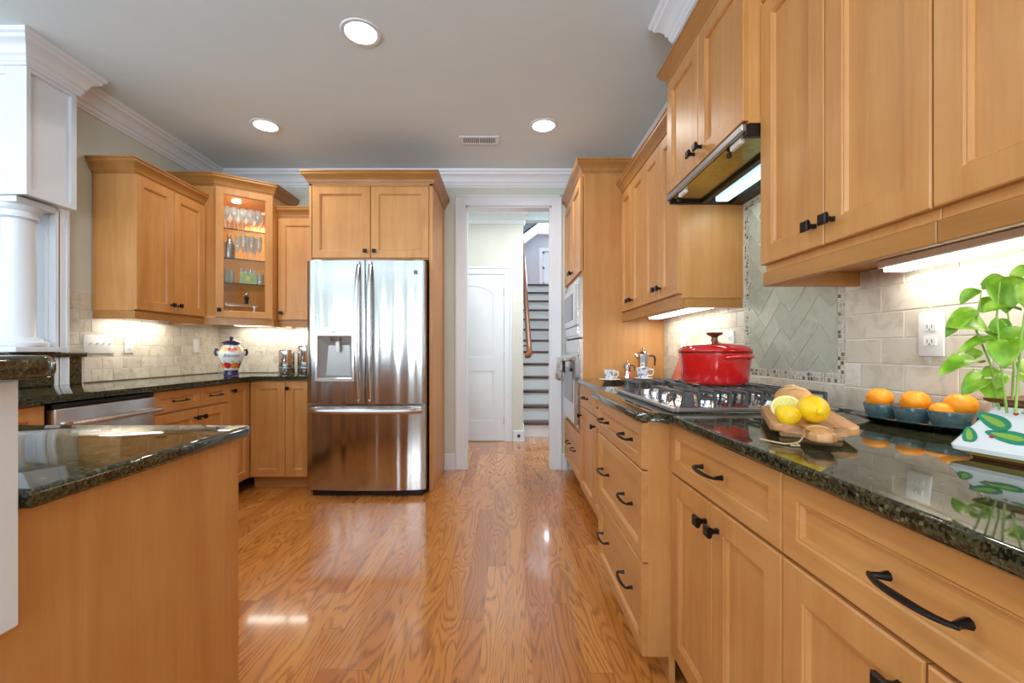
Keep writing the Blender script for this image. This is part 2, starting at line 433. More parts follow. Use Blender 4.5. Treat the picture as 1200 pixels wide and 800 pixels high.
# chase above the hood cabinet, header beam over the column
struct('trim_1', B(.83, XR, 1.463, 2.16, 2.47, ZC), 'white', 'white boxed chase between hood cabinet and ceiling')
m = MB(); PX, PY0, PY1, PZ = -2.55, 2.337, 2.61, 1.94
m.box(XD, PX-.018, PY0+.012, PY1-.001, PZ+.01, ZC)
m.box(PX-.025, PX, PY0+.0205, PY0+.022, PZ+.0305, 2.5995); m.box(PX-.025, PX, PY1-.03, PY1, PZ+.0305, 2.5995)      # frame of the right face
m.box(PX-.025, PX, PY0+.0205, PY1, PZ, PZ+.03); m.box(PX-.025, PX, PY0+.0205, PY1, 2.6, 2.64)
m.box(PX-.115, PX, PY0, PY0+.02, PZ, 2.64); m.box(XD, PX-.116, PY0, PY0+.02, PZ, PZ+.03); m.box(XD, PX-.116, PY0, PY0+.02, 2.58, 2.64)
struct('trim_2', m, 'white', 'white panelled header box above the column')
crown = [(0, 2.62), (.012, 2.62), (.014, 2.632), (.022, 2.64), (.024, 2.66), (.034, 2.668), (.04, 2.69), (.058, 2.712), (.078, 2.722), (.082, 2.738), (.094, 2.745), (.1, ZC-.001), (0, ZC-.001)]
m = MB().sweep([(XD, PY0), (PX, PY0), (PX, PY1), (XL, PY1), (XL, YB), (XR, YB), (XR, 2.16), (.83, 2.16), (.83, 1.463), (XR, 1.463), (XR, YR)], crown)
struct('trim_3', m, 'white', 'white crown moulding along the kitchen ceiling', smooth=25)
# left wall end casing
m = MB(); m.box(XL, XL+.02, 2.60, 2.665, 0, PZ+.01, .004); m.box(XL+.02, XL+.028, 2.645, 2.66, 0, PZ+.01); m.box(XL-.16, XL+.02, 2.585, 2.609, 0, PZ)
m.box(XL-.15, XL-.02, 2.578, 2.585, 1.15, PZ-.03)
struct('trim_4', m, 'white', 'white casing on the end of the left wall')
# doorway casing, jambs
m = MB()
cas = [(0, 0), (.1, 0), (.1, .02), (.085, .022), (.075, .016), (.02, .014), (.01, .02), (0, .018)]
def casing(m, x0, x1, zt, yface, dirn=-1, w=.1):
    for xa, sgn in ((x0, -1), (x1, 1)):
        lo, hi = (xa-w, xa) if sgn < 0 else (xa, xa+w)
        m.box(lo, hi, yface-.018, yface, 0, zt+w, .003)
        m.box(lo+.006 if sgn < 0 else hi-.022, lo+.022 if sgn < 0 else hi-.006, yface-.026, yface-.017, 0, zt+w-.006, .003)
    m.box(x0, x1, yface-.018, yface, zt, zt+w, .003)
    m.box(x0-w+.006, x1+w-.006, yface-.026, yface-.017, zt+w-.022, zt+w-.006, .003)
casing(m, OX0, OX1, OZ, YB)
m.box(OX0-.005, OX0+.012, YB, YB+.12, 0, OZ); m.box(OX1-.012, OX1+.005, YB, YB+.12, 0, OZ); m.box(OX0, OX1, YB, YB+.12, OZ-.012, OZ+.005)
struct('trim_5', m, 'white', 'white casing around the tall doorway to the hall')
m = MB(); m.box(-.575, OX0-.1, YB-.016, YB, .02, .15, .004); m.box(-.575, OX0-.1, YB-.026, YB, 0, .02)
m.box(OX1+.1, .57, YB-.016, YB, .02, .15, .004); m.box(OX1+.1, .57, YB-.026, YB, 0, .02)
struct('baseboard_back', m, 'white', 'white baseboard beside the doorway')

# ------------------------------------------------------------------ hall and stairs beyond the doorway
struct('wall_hall', B(-1.6, .21, YH, YH+.12, 0, 2.8), 'wall_hall', 'cream hall wall with the white door')
m = MB(); m.box(-1.72, -1.6, YB+.12, YH+.12, 0, 2.8); m.box(1.25, 1.37, YB+.12, 8.4, 0, 5.2)
struct('wall_hall_side', m, 'wall_hall', 'cream side walls of the hall and stair')
m = MB(); m.box(-1.72, 1.37, YB+.12, YH, 2.8, 2.86); m.box(.21, 1.25, YH, YH+.14, 2.705, 2.86)
struct('ceiling_hall', m, 'ceiling', 'hall ceiling with a lower header over the stair')
struct('wall_stair', B(.09, .21, YH+.12, 8.4, 0, 5.2), 'wall_hall', 'cream wall on the left of the stair')
struct('trim_6', MB().sweep([(-1.6, YH), (.21, YH), (.21, YH+.12)], [(o*1.0, z+.035) for o, z in crown]), 'white', 'white crown moulding in the hall', 25)
m = MB(); m.box(.085, .21, YH-.016, YH, 0, .135, .004); m.box(.085, .22, YH-.024, YH, 0, .02)
m.box(.21, .226, YH, 5.66, 0, .135, .004)
struct('baseboard_hall', m, 'white', 'white baseboard at the foot of the stair')
# door_1
DX0, DX1, DZ = -.78, -.02, 2.04
m = MB(); casing(m, DX0, DX1, DZ, YH, w=.088)
struct('trim_7', m, 'white', 'white casing around the hall door')
def arched_panel(m, x0, x1, z0, z1, arch, y0, dep):
    # recessed moulding ring + raised field
    def outline(ins):
        a, b, c, d = x0+ins, x1-ins, z0+ins, z1-ins
        pts = [(a, c), (b, c)]
        if arch:
            k = 12
            for i in range(k+1):
                t = i/k; pts.append((b+(a-b)*t, d-arch+arch*math.sin(PI*t)**.8))
        else: pts += [(b, d), (a, d)]
        return pts
    prev = None
    for ins, yy in ((0, y0), (.012, y0+dep), (.022, y0+dep), (.05, y0+.002)):
        ring = [m.bm.verts.new((x, yy, z)) for x, z in outline(ins)]
        if prev:
            n = len(ring)
            for i in range(n): m.face([prev[i], prev[(i+1) % n], ring[(i+1) % n], ring[i]])
        prev = ring
    m.face(prev)
m = MB(); yf = YH-.008
m.box(DX0, DX1, yf+.006, YH-.0005, .012, DZ)
m.box(DX0, DX0+.13, yf, yf+.006, .012, DZ); m.box(DX1-.13, DX1, yf, yf+.006, .012, DZ)
for a, b in ((.012, .25), (.86, 1.02)): m.box(DX0+.13, DX1-.13, yf, yf+.006, a, b)
k = 14; a, b = DX0+.13, DX1-.13
poly = [(b+(a-b)*i/k, 1.80+.10*math.sin(PI*i/k)**.8) for i in range(k+1)]
vs = [m.bm.verts.new((x, yf, z)) for x, z in poly]+[m.bm.verts.new((a, yf, DZ)), m.bm.verts.new((b, yf, DZ))]; m.face(vs)
arched_panel(m, a, b, 1.02, 1.90, .10, yf, .005); arched_panel(m, a, b, .25, .86, 0, yf, .005)
d1 = struct('door_1', m, 'white', 'white two panel hall door with arched top panel')
for z in (.25, 1.05, 1.82): B(DX1-.008, DX1+.008, yf-.008, yf+.004, z-.045, z+.045, bev=.002).build('hinge', 'steel_grey', d1)
ds = thing('door_stop', 'small dark round door stop on the white hall baseboard', 'door stop', (.155, YH-.016, .07))
MB().lathe([(.018, 0), (.02, .004), (.014, .008), (.007, .01), (.007, .045)], 14, M4=Matrix.Rotation(PI/2, 4, 'X')).build('mount', 'black', ds)
MB().lathe([(.011, .045), (.013, .05), (.012, .06), (0, .062)], 14, M4=Matrix.Rotation(PI/2, 4, 'X')).build('bumper', 'black_plastic', ds)
# stairs
st = thing('staircase', 'white riser staircase with dark treads climbing beyond the doorway', 'stairs', (0, 0, 0))
RI, GO, SY = .184, .235, 5.66
for i in range(13):
    y = SY+i*GO
    B(.232, 1.245, y, y+.02, i*RI, (i+1)*RI-.03).build('riser', 'white', st)
    B(.228, 1.245, y-.028, y+GO-(0 if i < 12 else -1), (i+1)*RI-.03, (i+1)*RI, bev=.008, seg=2).build('tread', 'tread', st)
struct('floor_landing', B(-.6, 2.6, SY+13*GO+.0, 11.1, 13*RI-.2, 13*RI-.002), 'floor', 'upper landing floor')
hr = thing('handrail', 'oak handrail on the left wall of the stair', 'handrail', (0, 0, 0))
sl = RI/GO
pts = [(.235, 5.36, 1.045), (.275, 5.35, 1.05), (.29, 5.40, 1.07), (.29, 5.5, 1.135)]
pts += [(.29, 5.5+t, 1.135+t*sl) for t in (.5, 1, 1.6, 2.2, 2.8)]
MB().tube(pts, [.028, .032, .034]+[.034]*(len(pts)-3), 10, 1.15).build('rail', 'rail_wood', hr)
for t in (.15, 1.3, 2.5):
    MB().tube([(.212, 5.5+t, 1.05+t*sl), (.27, 5.5+t, 1.06+t*sl), (.288, 5.5+t, 1.11+t*sl)], .008, 8).build('bracket', 'black', hr)
# upstairs: gable wall with a window, sloped ceiling
m = MB(); WY = 11.1
m.box(-.6, .92, WY, WY+.1, 2.2, 5.2); m.box(.92, 1.75, WY, WY+.1, 2.2, 2.78); m.box(.92, 1.75, WY, WY+.1, 3.62, 5.2); m.box(1.75, 2.6, WY, WY+.1, 2.2, 5.2)
m.box(-.6, .09, 8.4, WY, 2.2, 5.2); m.box(2.6, 2.7, 8.4, WY, 2.2, 5.2); m.box(1.37, 2.7, 8.3, 8.4, 2.2, 5.2)
struct('wall_upstairs', m, 'wall_up', 'grey blue gable wall at the top of the stair')
m = MB(); v = lambda x, y, z: m.bm.verts.new((x, y, z))
for (xa, za), (xb, zb) in (((.0, 3.42), (.25, 3.62)), ((.25, 3.62), (.78, 4.02)), ((.78, 4.02), (2.7, 4.02))):
    m.face([v(xa, 9.9, za), v(xb, 9.9, zb), v(xb, WY, zb), v(xa, WY, za)])
    m.face([v(xa, 9.9, za+.05), v(xb, 9.9, zb+.05), v(xb, WY, zb+.05), v(xa, WY, za+.05)])
m.box(.0, 2.7, 8.3, 9.9, 5.2, 5.3); m.box(.09, 1.37, 5.3, 8.4, 5.2, 5.3)
struct('ceiling_upstairs', m, 'white', 'white sloped ceiling above the stair head')
m = MB(); z0, z1 = 2.78, 3.62
m.box(.84, .92, WY-.02, WY, z0-.06, z1+.08); m.box(1.75, 1.83, WY-.02, WY, z0-.06, z1+.08); m.box(.92, 1.75, WY-.02, WY, z1, z1+.08); m.box(.82, 1.85, WY-.05, WY, z0-.06, z0)
for zz in (z0, 3.18, z1-.05): m.box(.92, 1.75, WY+.03, WY+.06, zz, zz+.05)
m.box(.92, .97, WY+.03, WY+.06, z0, z1); m.box(1.7, 1.75, WY+.03, WY+.06, z0, z1)
w1 = struct('window_1', m, 'white', 'bright white window at the top of the stair')
B(.97, 1.7, WY+.042, WY+.046, z0+.05, z1-.05).build('window_pane', 'sky_glass', w1)

# ------------------------------------------------------------------ cabinet hardware and builder
def knob(parent, x, z, y=-.02):
    m = MB(); m.lathe([(.009, 0), (.007, .008), (.0085, .016), (.019, .024), (.0205, .031), (.017, .034), (0, .0345)], 4, rot=PI/4, M4=Matrix.Rotation(PI/2, 4, 'X'))
    return m.build('knob', 'black', parent, 20, (x, y, z))
def pull(parent, x, z, y=-.02, L=.128):
    m = MB(); h = L/2; pts = []; rad = []
    for i in range(13):
        t = -1+2*i/12; pts.append((h*t, -.030+.010*t*t*t*t-.004*(1-t*t), -.002)); rad.append(.0042+.0022*(1-t*t))
    m.tube(pts, rad, 8, .75)
    for sx in (-1, 1):
        c = sx*h*.86
        m.tube([(c, 0, -.002), (c, -.010, -.002), (c+sx*.004, -.022, -.002)], [.0078, .0056, .0044], 8)
    return m.build('pull', 'black', parent, 40, (x, y, z))
def panel_front(x0, x1, z0, z1, t=.02, r=.058, dep=.012, y=0):
    """frame and recessed panel door as one mesh; front at y-t"""
    m = MB(); yf = y-t
    def ring(i, yy): return [m.bm.verts.new(p) for p in ((x0+i, yy, z0+i), (x1-i, yy, z0+i), (x1-i, yy, z1-i), (x0+i, yy, z1-i))]
    R = [ring(0, y), ring(0, yf+.003), ring(.003, yf), ring(r, yf), ring(r+.003, yf+.003), ring(r+.006, yf+.003), ring(r+.010, yf+dep)]
    for a, b in zip(R, R[1:]):
        for k in range(4): m.face([a[k], a[(k+1) % 4], b[(k+1) % 4], b[k]])
    m.face(R[-1]); m.face(R[0][::-1]); return m
def ring_front(x0, x1, z0, z1, t=.02, r=.055, y=0):
    m = MB(); yf = y-t
    def ring(i, yy): return [m.bm.verts.new(p) for p in ((x0+i, yy, z0+i), (x1-i, yy, z0+i), (x1-i, yy, z1-i), (x0+i, yy, z1-i))]
    R = [ring(0, y), ring(0, yf+.003), ring(.003, yf), ring(r, yf), ring(r+.005, yf+.006), ring(r+.005, y)]
    for a, b in zip(R, R[1:]+R[:1]):
        for k in range(4): m.face([a[k], a[(k+1) % 4], b[(k+1) % 4], b[k]])
    return m
CROWN_P = [(0, 0), (.006, 0), (.008, .010), (.014, .014), (.016, .026), (.030, .048), (.042, .060), (.046, .064), (.046, .078), (.052, .082), (.052, .092), (0, .092)]
def cabinet(side, name, label, a0, a1, face, wall, z0, z1, fronts, group, cat='cabinet', toe=True, rail=None, crownz=None, ends='', r=.058, bodyfn=None):
    w = a1-a0; d = abs(wall-face)-.004
    if side == 'R': loc, rz, L = (face, a1, 0), -PI/2, (lambda a: a1-a)
    elif side == 'L': loc, rz, L = (face, a0, 0), PI/2, (lambda a: a-a0)
    else: loc, rz, L = (a0, face, 0), 0, (lambda a: a-a0)
    t = thing(name, label, cat, loc, rz, group)
    m = MB(); e = .0008
    m.box(e, w-e, 0, d, z0, z1, .0015)
    if rail is None and toe is False: pass
    m.build('body', 'wood', t)
    if toe: B(e, w-e, .07, .09, .0, z0+.002).build('toe_kick', 'wood_h', t)
    if rail:
        m = MB(); m.box(e, w-e, -.010, .012, rail, z0-.001, .002)
        if 'l' in ends: m.box(e, .02, .012, d, rail, z0-.001)
        if 'r' in ends: m.box(w-.02, w-e, .012, d, rail, z0-.001)
        m.build('light_rail', 'crown_shaded_rail', t)  # darker wood stands for the shade on the rail
    if crownz:
        path = [(0, 0), (w, 0)]
        if 'l' in ends: path = [(0, d)]+path
        if 'r' in ends: path = path+[(w, d)]
        k = (crownz[1]-crownz[0])/.092
        MB().sweep(path, [(o, crownz[0]+z*k) for o, z in CROWN_P]).build('crown', 'crown_shaded_rail', t, 25)
    for kind, b0, b1, q0, q1, hw in fronts:
        x0, x1 = sorted((L(b0), L(b1)))
        g = .0018
        m = panel_front(x0+g, x1-g, q0, q1, r=(r if kind == 'door' else .042))
        f = m.build('door' if kind == 'door' else 'drawer', 'wood' if kind == 'door' else 'wood_h', t, 30)
        for hk, ha, hz in hw:
            (knob if hk == 'knob' else pull)(f, L(ha), hz)
    return t

# --- right base run
FR, DT, DB = .567, .865, .705
def base_pair(a0, a1, label, group='base cabinets along the right wall', face=FR):
    c = (a0+a1)/2
    return cabinet('R', 'base_cabinet', label, a0, a1, face, XR, .095, CB,
        [('drawer', a0, a1, DB, DT, [('pull', c, .785)]), ('door', c, a1, .105, .697, [('knob', c+.034, .64)]), ('door', a0, c, .105, .697, [('knob', c-.034, .64)])], group)
base_pair(-.32, .275, 'maple base cabinet nearest the camera on the right, mostly below the frame')
base_pair(.275, .873, 'maple base cabinet below the leafy planter with one wide drawer over two doors')
base_pair(.873, 1.463, 'maple base cabinet below the cutting board beside the projecting drawer unit')
cb = cabinet('R', 'drawer_cabinet', 'projecting maple drawer unit with three wide drawers under the gas cooktop', 1.463, 2.16, .473, XR, .085, CB,
    [('drawer', 1.463, 2.16, .710, DT, [('pull', 1.63, .79), ('pull', 1.99, .79)]), ('drawer', 1.463, 2.16, .400, .704, [('pull', 1.63, .56), ('pull', 1.99, .56)]),
     ('drawer', 1.463, 2.16, .087, .394, [('pull', 1.63, .26), ('pull', 1.99, .26)])], 'base cabinets along the right wall')
cabinet('R', 'base_cabinet', 'maple base cabinet just beyond the projecting drawer unit', 2.16, 2.748, FR, XR, .095, CB,
    [('drawer', 2.16, 2.748, DB, DT, [('pull', 2.45, .785)]), ('door', 2.16, 2.748, .105, .697, [('knob', 2.70, .64)])], 'base cabinets along the right wall')
cabinet('R', 'base_cabinet', 'narrow maple base cabinet against the oven tower', 2.748, 3.236, FR, XR, .095, CB,
    [('drawer', 2.748, 3.236, DB, DT, [('pull', 2.99, .785)]), ('door', 2.748, 3.236, .105, .697, [('knob', 3.18, .64)])], 'base cabinets along the right wall')
# --- oven tower
ot = thing('oven_cabinet', 'tall maple oven tower at the far end of the right wall', 'cabinet', (FR, YB-.004, 0), -PI/2)
w = YB-.004-3.24; d = XR-FR-.004
m = MB(); m.box(0, w, .02, d, .095, 2.42, .0015)
m.box(0, w, 0, .02, .47, .515); m.box(0, w, 0, .02, 1.665, 1.70); m.box(0, .045, 0, .02, .515, 1.665); m.box(w-.045, w, 0, .02, .515, 1.665); m.box(0, w, 0, .02, .095, .13); m.box(0, w, 0, .02, 2.39, 2.42)
m.box(0, w, .004, .02, .13, .47); m.box(0, w, .004, .02, 1.7, 2.39)
m.build('body', 'wood', ot)
B(0, w, .07, .09, 0, .097).build('toe_kick', 'wood_h', ot)
MB().sweep([(0, 0), (w, 0), (w, d)], [(o, 2.415+z) for o, z in CROWN_P]).build('crown', 'crown_shaded_rail', ot, 25)
f = panel_front(.004, w-.004, .125, .478, r=.042).build('drawer', 'wood_h', ot, 30); pull(f, w*.35, .32); pull(f, w*.68, .32)
for x0, x1, kx in ((.004, w/2-.002, w/2-.035), (w/2+.002, w-.004, w/2+.035)):
    f = panel_front(x0, x1, 1.695, 2.395).build('door', 'wood', ot, 30); knob(f, kx, 1.75)
# microwave and oven built into the tower (local frame like the tower)
def oven_thing(name, label, cat):
    return thing(name, label, cat, (FR, YB-.004, 0), -PI/2)
x0, x1 = .05, w-.05
mw = oven_thing('microwave', 'built-in stainless microwave above the wall oven in the tower', 'microwave')
B(x0, x1, -.022, .018, 1.205, 1.66, bev=.003).build('trim_kit', 'steel_h', mw)
B(x0+.03, x1-.035, -.04, -.022, 1.30, 1.61, bev=.004).build('door', 'steel_h', mw)
B(x0+.09, x1-.2, -.0425, -.040, 1.35, 1.56, bev=.002).build('door_glass', 'oven_glass', mw)
B(x0+.03, x1-.035, -.036, -.022, 1.225, 1.29, bev=.003).build('control_panel', 'steel_h', mw)
ov = oven_thing('wall_oven', 'stainless wall oven below the microwave with a towel on its handle', 'oven')
B(x0, x1, -.022, .018, .52, 1.195, bev=.003).build('trim_kit', 'steel_h', ov)
B(x0+.02, x1-.02, -.032, -.022, 1.09, 1.19, bev=.003).build('control_panel', 'steel_h', ov)
B(x0+.02, x1-.02, -.050, -.022, .545, 1.075, bev=.005).build('door', 'steel_h', ov)
B(x0+.12, x1-.12, -.0525, -.050, .70, .97, bev=.002).build('door_glass', 'oven_glass', ov)
m = MB(); m.tube([(x0+.05, -.105, 1.035), (x1-.05, -.105, 1.035)], .012, 12)
for xx in (x0+.08, x1-.08): m.tube([(xx, -.05, 1.035), (xx, -.105, 1.035)], .009, 10)
m.build('handle', 'chrome', ov)
# towel over the handle
m = MB(); rows = []
for k in range(15):
    u = k/14; x = .30+.26*u; rr = []
    wv = .010*math.sin(u*22)
    for (yy, zz) in ((-.086, .93), (-.088+.0*wv, 1.02), (-.094, 1.047), (-.105, 1.0525), (-.118, 1.046), (-.123+wv, 1.0), (-.128+wv*1.6, .93), (-.126+wv*1.8, .865)):
        rr.append(m.bm.verts.new((x+wv*.4, yy, zz)))
    rows.append(rr)
for a, b in zip(rows, rows[1:]):
    for k in range(len(a)-1): m.face([a[k], a[k+1], b[k+1], b[k]])
tw = m.build('dish_towel', 'cloth', None, 60); tw.location = (FR, YB-.004, 0); tw.rotation_euler = (0, 0, -PI/2)
tag(tw, 'white and grey dish towel draped over the oven handle', 'towel')
tw.modifiers.new('thick', 'SOLIDIFY').thickness = .003

# --- right wall uppers
FU = .865
def upper_pair(a0, a1, label, ends, z=(1.365, 2.255), rail=1.318):
    c = (a0+a1)/2
    return cabinet('R', 'upper_cabinet', label, a0, a1, FU, XR, z[0], z[1],
        [('door', c, a1, 1.388, 2.245, [('knob', c+.034, 1.445)]), ('door', a0, c, 1.388, 2.245, [('knob', c-.034, 1.445)])],
        'upper cabinets along the right wall', toe=False, rail=rail, crownz=(2.25, 2.342), ends=ends)
upper_pair(-.32, .275, 'maple upper cabinet nearest the camera on the right, outside the frame', '')
upper_pair(.275, .873, 'maple upper cabinet above the basil plant', '')
upper_pair(.873, 1.463, 'maple upper cabinet beside the hood, near side, with paired black knobs', 'l')
upper_pair(2.16, 2.70, 'maple upper cabinet just beyond the hood, above the red pot', 'r')
upper_pair(2.70, 3.236, 'maple upper cabinet between hood side and oven tower, above the espresso cups', '')
hc = cabinet('R', 'hood_cabinet', 'deeper raised maple cabinet over the range hood', 1.463, 2.16, .81, XR, 1.865, 2.42,
    [('door', 1.8115, 2.16, 1.872, 2.41, [('knob', 1.8115+.034, 1.93)]), ('door', 1.463, 1.8115, 1.872, 2.41, [('knob', 1.8115-.034, 1.93)])],
    'upper cabinets along the right wall', toe=False, crownz=(2.41, 2.49), ends='lr')
# --- range hood
hd = thing('range_hood', 'slim black range hood with lit lamp under the raised cabinet', 'range hood', (.79, 2.158, 0), -PI/2)
w = .693
m = MB(); m.box(0, w, .30, .37, 1.822, 1.863, .003); m.box(0, .02, .01, .30, 1.822, 1.863, .002); m.box(w-.02, w, .01, .30, 1.822, 1.863, .002); m.box(.02, w-.02, .16, .185, 1.822, 1.86); m.box(.02, w-.02, .01, .30, 1.853, 1.863)
m.build('housing', 'black_plastic', hd)
B(0, w, -.004, .012, 1.838, 1.863, bev=.003).build('visor_strip', 'steel_grey', hd)
m = MB(); m.box(.02, w-.02, .012, .158, 1.836, 1.842)
m.build('grease_filter', 'filter', hd)
m = MB(); m.prism([(.05, .215), (w-.05, .215), (w-.05, .275), (.05, .275)], 1.818, 1.85, .008, 2); m.build('lamp_cover', 'hoodlamp', hd)
for xx in (w-.12, .10):
    m = MB(); m.box(xx, xx+.07, .016, .034, 1.822, 1.845, .003); m.build('slide_bracket', 'plastic', hd)
    MB().lathe([(.009, 0), (.009, .014), (.006, .018)], 10, (xx-.03, .03, 1.815)).build('switch', 'black_plastic', hd)
area('hood_glow', (1.03, 1.81, 1.80), (0, 0, 0), .08, .5, 1.6, (.86, 1, 1))

# --- under-cabinet strip lights
def strip(label, loc, rz, L, wd=.10):
    t = thing('strip_light', label, 'light', loc, rz, 'under-cabinet strip lights')
    B(0, L, -wd/2, wd/2, .012, .034, bev=.003).build('housing', 'plastic', t)
    B(.01, L-.01, -wd/2+.01, wd/2-.01, 0, .012, bev=.004, seg=2).build('diffuser', 'strip', t)
    return t
UC = (1, .93, .80)
strip('long white strip light under the near right upper cabinets', (1.11, .15, 1.330), PI/2, 1.12, .08)
strip('white strip light under the right upper cabinets beyond the hood', (1.05, 2.28, 1.329), PI/2, .84)
area('strip_glow', (1.11, .72, 1.324), (0, 0, 0), .08, 1.1, 4.2, UC)
area('strip_glow', (1.05, 2.70, 1.322), (0, 0, 0), .08, .8, 4.2, UC)

# ------------------------------------------------------------------ left side cabinets
FL, DF = -2.05, -2.03
GL = 'base cabinets of the left run'
cabinet('L', 'base_cabinet', 'maple base cabinet on the left behind the peninsula, before the dishwasher', 1.25, 1.936, FL, XL, .095, CB,
    [('door', 1.25, 1.936, .105, DT, [('knob', 1.30, .80)])], GL)
cabinet('L', 'base_cabinet', 'maple base cabinet right after the dishwasher with two drawers over two doors', 2.53, 3.207, FL, XL, .095, CB,
    [('drawer', 2.53, 2.92, .735, DT, [('pull', 2.735, .80)]), ('drawer', 2.92, 3.207, .735, DT, [('pull', 3.07, .80)]),
     ('door', 2.53, 2.90, .105, .727, [('knob', 2.866, .67)]), ('door', 2.90, 3.207, .105, .727, [('knob', 2.934, .67)])], GL)
cabinet('L', 'base_cabinet', 'narrow maple corner cabinet with one tall door in the left corner', 3.207, 3.484, FL, XL, .095, CB,
    [('door', 3.207, 3.484, .105, DT, [('knob', 3.255, .81)])], GL)
bb = cabinet('B', 'base_cabinet', 'maple base cabinet with two doors tight against the refrigerator', -2.048, -1.548, 3.505, YB, .095, CB,
    [('door', -2.03, -1.753, .105, DT, []), ('door', -1.753, -1.55, .105, DT, [('knob', -1.725, .81)])], GL)
# dishwasher
dw = thing('dishwasher', 'stainless dishwasher with bar handle in the left run', 'dishwasher', (FL, 1.945, 0), PI/2)
w = .575
m = MB(); m.box(.003, w-.003, 0, .58, .1, .868); m.build('tub', 'gap', dw)
B(.006, w-.006, -.045, 0, .115, .845, bev=.008, seg=3).build('door', 'steel_h', dw)
B(.006, w-.006, -.035, 0, .847, .868, bev=.002).build('control_strip', 'black_plastic', dw)
B(.01, w-.01, .05, .07, 0, .1).build('toe_kick', 'black_plastic', dw)
m = MB(); pts = [(.03+.515*i/12, -.098-.012*math.sin(PI*i/12), .775) for i in range(13)]
m.tube(pts, .013, 12)
for xx in (.045, w-.045): m.tube([(xx, -.043, .775), (xx, -.1, .775)], [.014, .011], 10)
m.build('handle', 'steel_h', dw)

GU = 'upper cabinets in the left corner'
cabinet('L', 'upper_cabinet', 'maple upper cabinet on the left wall with its side panel facing out', 2.83, 3.48, -2.40, XL, 1.365, 2.255,
    [('door', 2.83, 3.155, 1.372, 2.245, [('knob', 3.121, 1.43)]), ('door', 3.155, 3.48, 1.372, 2.245, [('knob', 3.189, 1.43)])],
    GU, toe=False, rail=1.313, crownz=(2.25, 2.342), ends='l')
cabinet('B', 'upper_cabinet', 'low maple upper cabinet between glass corner cabinet and refrigerator', -1.968, -1.548, 3.805, YB, 1.365, 2.255,
    [('door', -1.966, -1.55, 1.372, 2.245, [('knob', -1.93, 1.43)])], GU, toe=False, rail=1.313, crownz=(2.25, 2.342), ends='')
# corner glass cabinet: pentagon, hollow
P = [(-2.666, 3.484), (-2.31, 3.484), (-1.972, 3.72), (-1.972, YB-.004), (-2.666, YB-.004)]
cc = thing('corner_cabinet', 'taller maple corner cabinet with a glass door and lit shelves of glassware', 'cabinet', (0, 0, 0))
m = MB(); zb, zt = 1.365, 2.42
m.prism(P, zb, zb+.02); m.prism(P, zt-.02, zt)
def wallpan(a, b, t=.018):
    a, b = Vector(a), Vector(b); dn = (b-a).normalized(); nn = Vector((-dn.y, dn.x))*t
    m.prism([tuple(a), tuple(b), tuple(b+nn), tuple(a+nn)], zb+.02, zt-.02)
wallpan(P[0], P[1]); wallpan(P[2], P[3]); wallpan(P[3], P[4], .008); wallpan(P[4], P[0], .008)
# face stiles either side of the door
fd = (Vector(P[2])-Vector(P[1])); FLN = fd.length; fd.normalize(); ang = math.atan2(fd.y, fd.x); fn_in = Vector((-fd.y, fd.x))
def fpt(s, depth=0): q = Vector(P[1])+fd*s+fn_in*depth; return (q.x, q.y)
for s0, s1 in ((0, .022), (FLN-.022, FLN)): m.prism([fpt(s0), fpt(s1), fpt(s1, .02), fpt(s0, .02)], zb+.02, zt-.02)
m.build('body', 'wood', cc)
MB().sweep([P[0], P[1], P[2], P[3]], [(o, 2.415+z) for o, z in CROWN_P]).build('crown', 'crown_shaded_rail', cc, 25)
m = MB().sweep([P[0], P[1], P[2], P[3]], [(-.012, 1.313), (.008, 1.313), (.008, zb-.001), (-.012, zb-.001)]); m.build('light_rail', 'crown_shaded_rail', cc)  # rail shade put in with the darker wood
dr = ring_front(.004, FLN-.004, 1.372, 2.41, r=.052).build('door', 'wood', cc, 30, (P[1][0], P[1][1], 0), (0, 0, ang))
B(.058, FLN-.058, -.012, -.009, 1.426, 2.356).build('door_glass', 'pane', dr)
knob(dr, .028, 1.43)
INS = [(-2.655, 3.505), (-2.325, 3.505), (-1.992, 3.745), (-1.992, YB-.02), (-2.655, YB-.02)]
SH = [1.66, 1.86, 2.10]
for z in SH:
    q = MB().prism(INS, z-.008, z).build('glass_shelf', 'shelf_glass', cc)
    a = Vector(INS[1]); b = Vector(INS[2])
    m = MB(); dn = (b-a).normalized(); nn = Vector((dn.y, -dn.x))*.002
    m.prism([tuple(a), tuple(b), tuple(b+nn), tuple(a+nn)], z-.008, z); m.build('shelf_edge', 'shelf_edge', q)
MB().lathe([(.034, -.012), (.034, -.001), (.02, 0)], 18, (-2.33, 3.80, zt-.02)).build('puck_light', 'lamp', cc)
pl = bpy.data.lights.new('puck_glow', 'SPOT'); pl.energy = 55; pl.color = (1, .86, .66); pl.spot_size = 2.4; pl.shadow_soft_size = .03
po = bpy.data.objects.new('puck_glow', pl); COL.objects.link(po); po.location = (-2.33, 3.80, zt-.045)

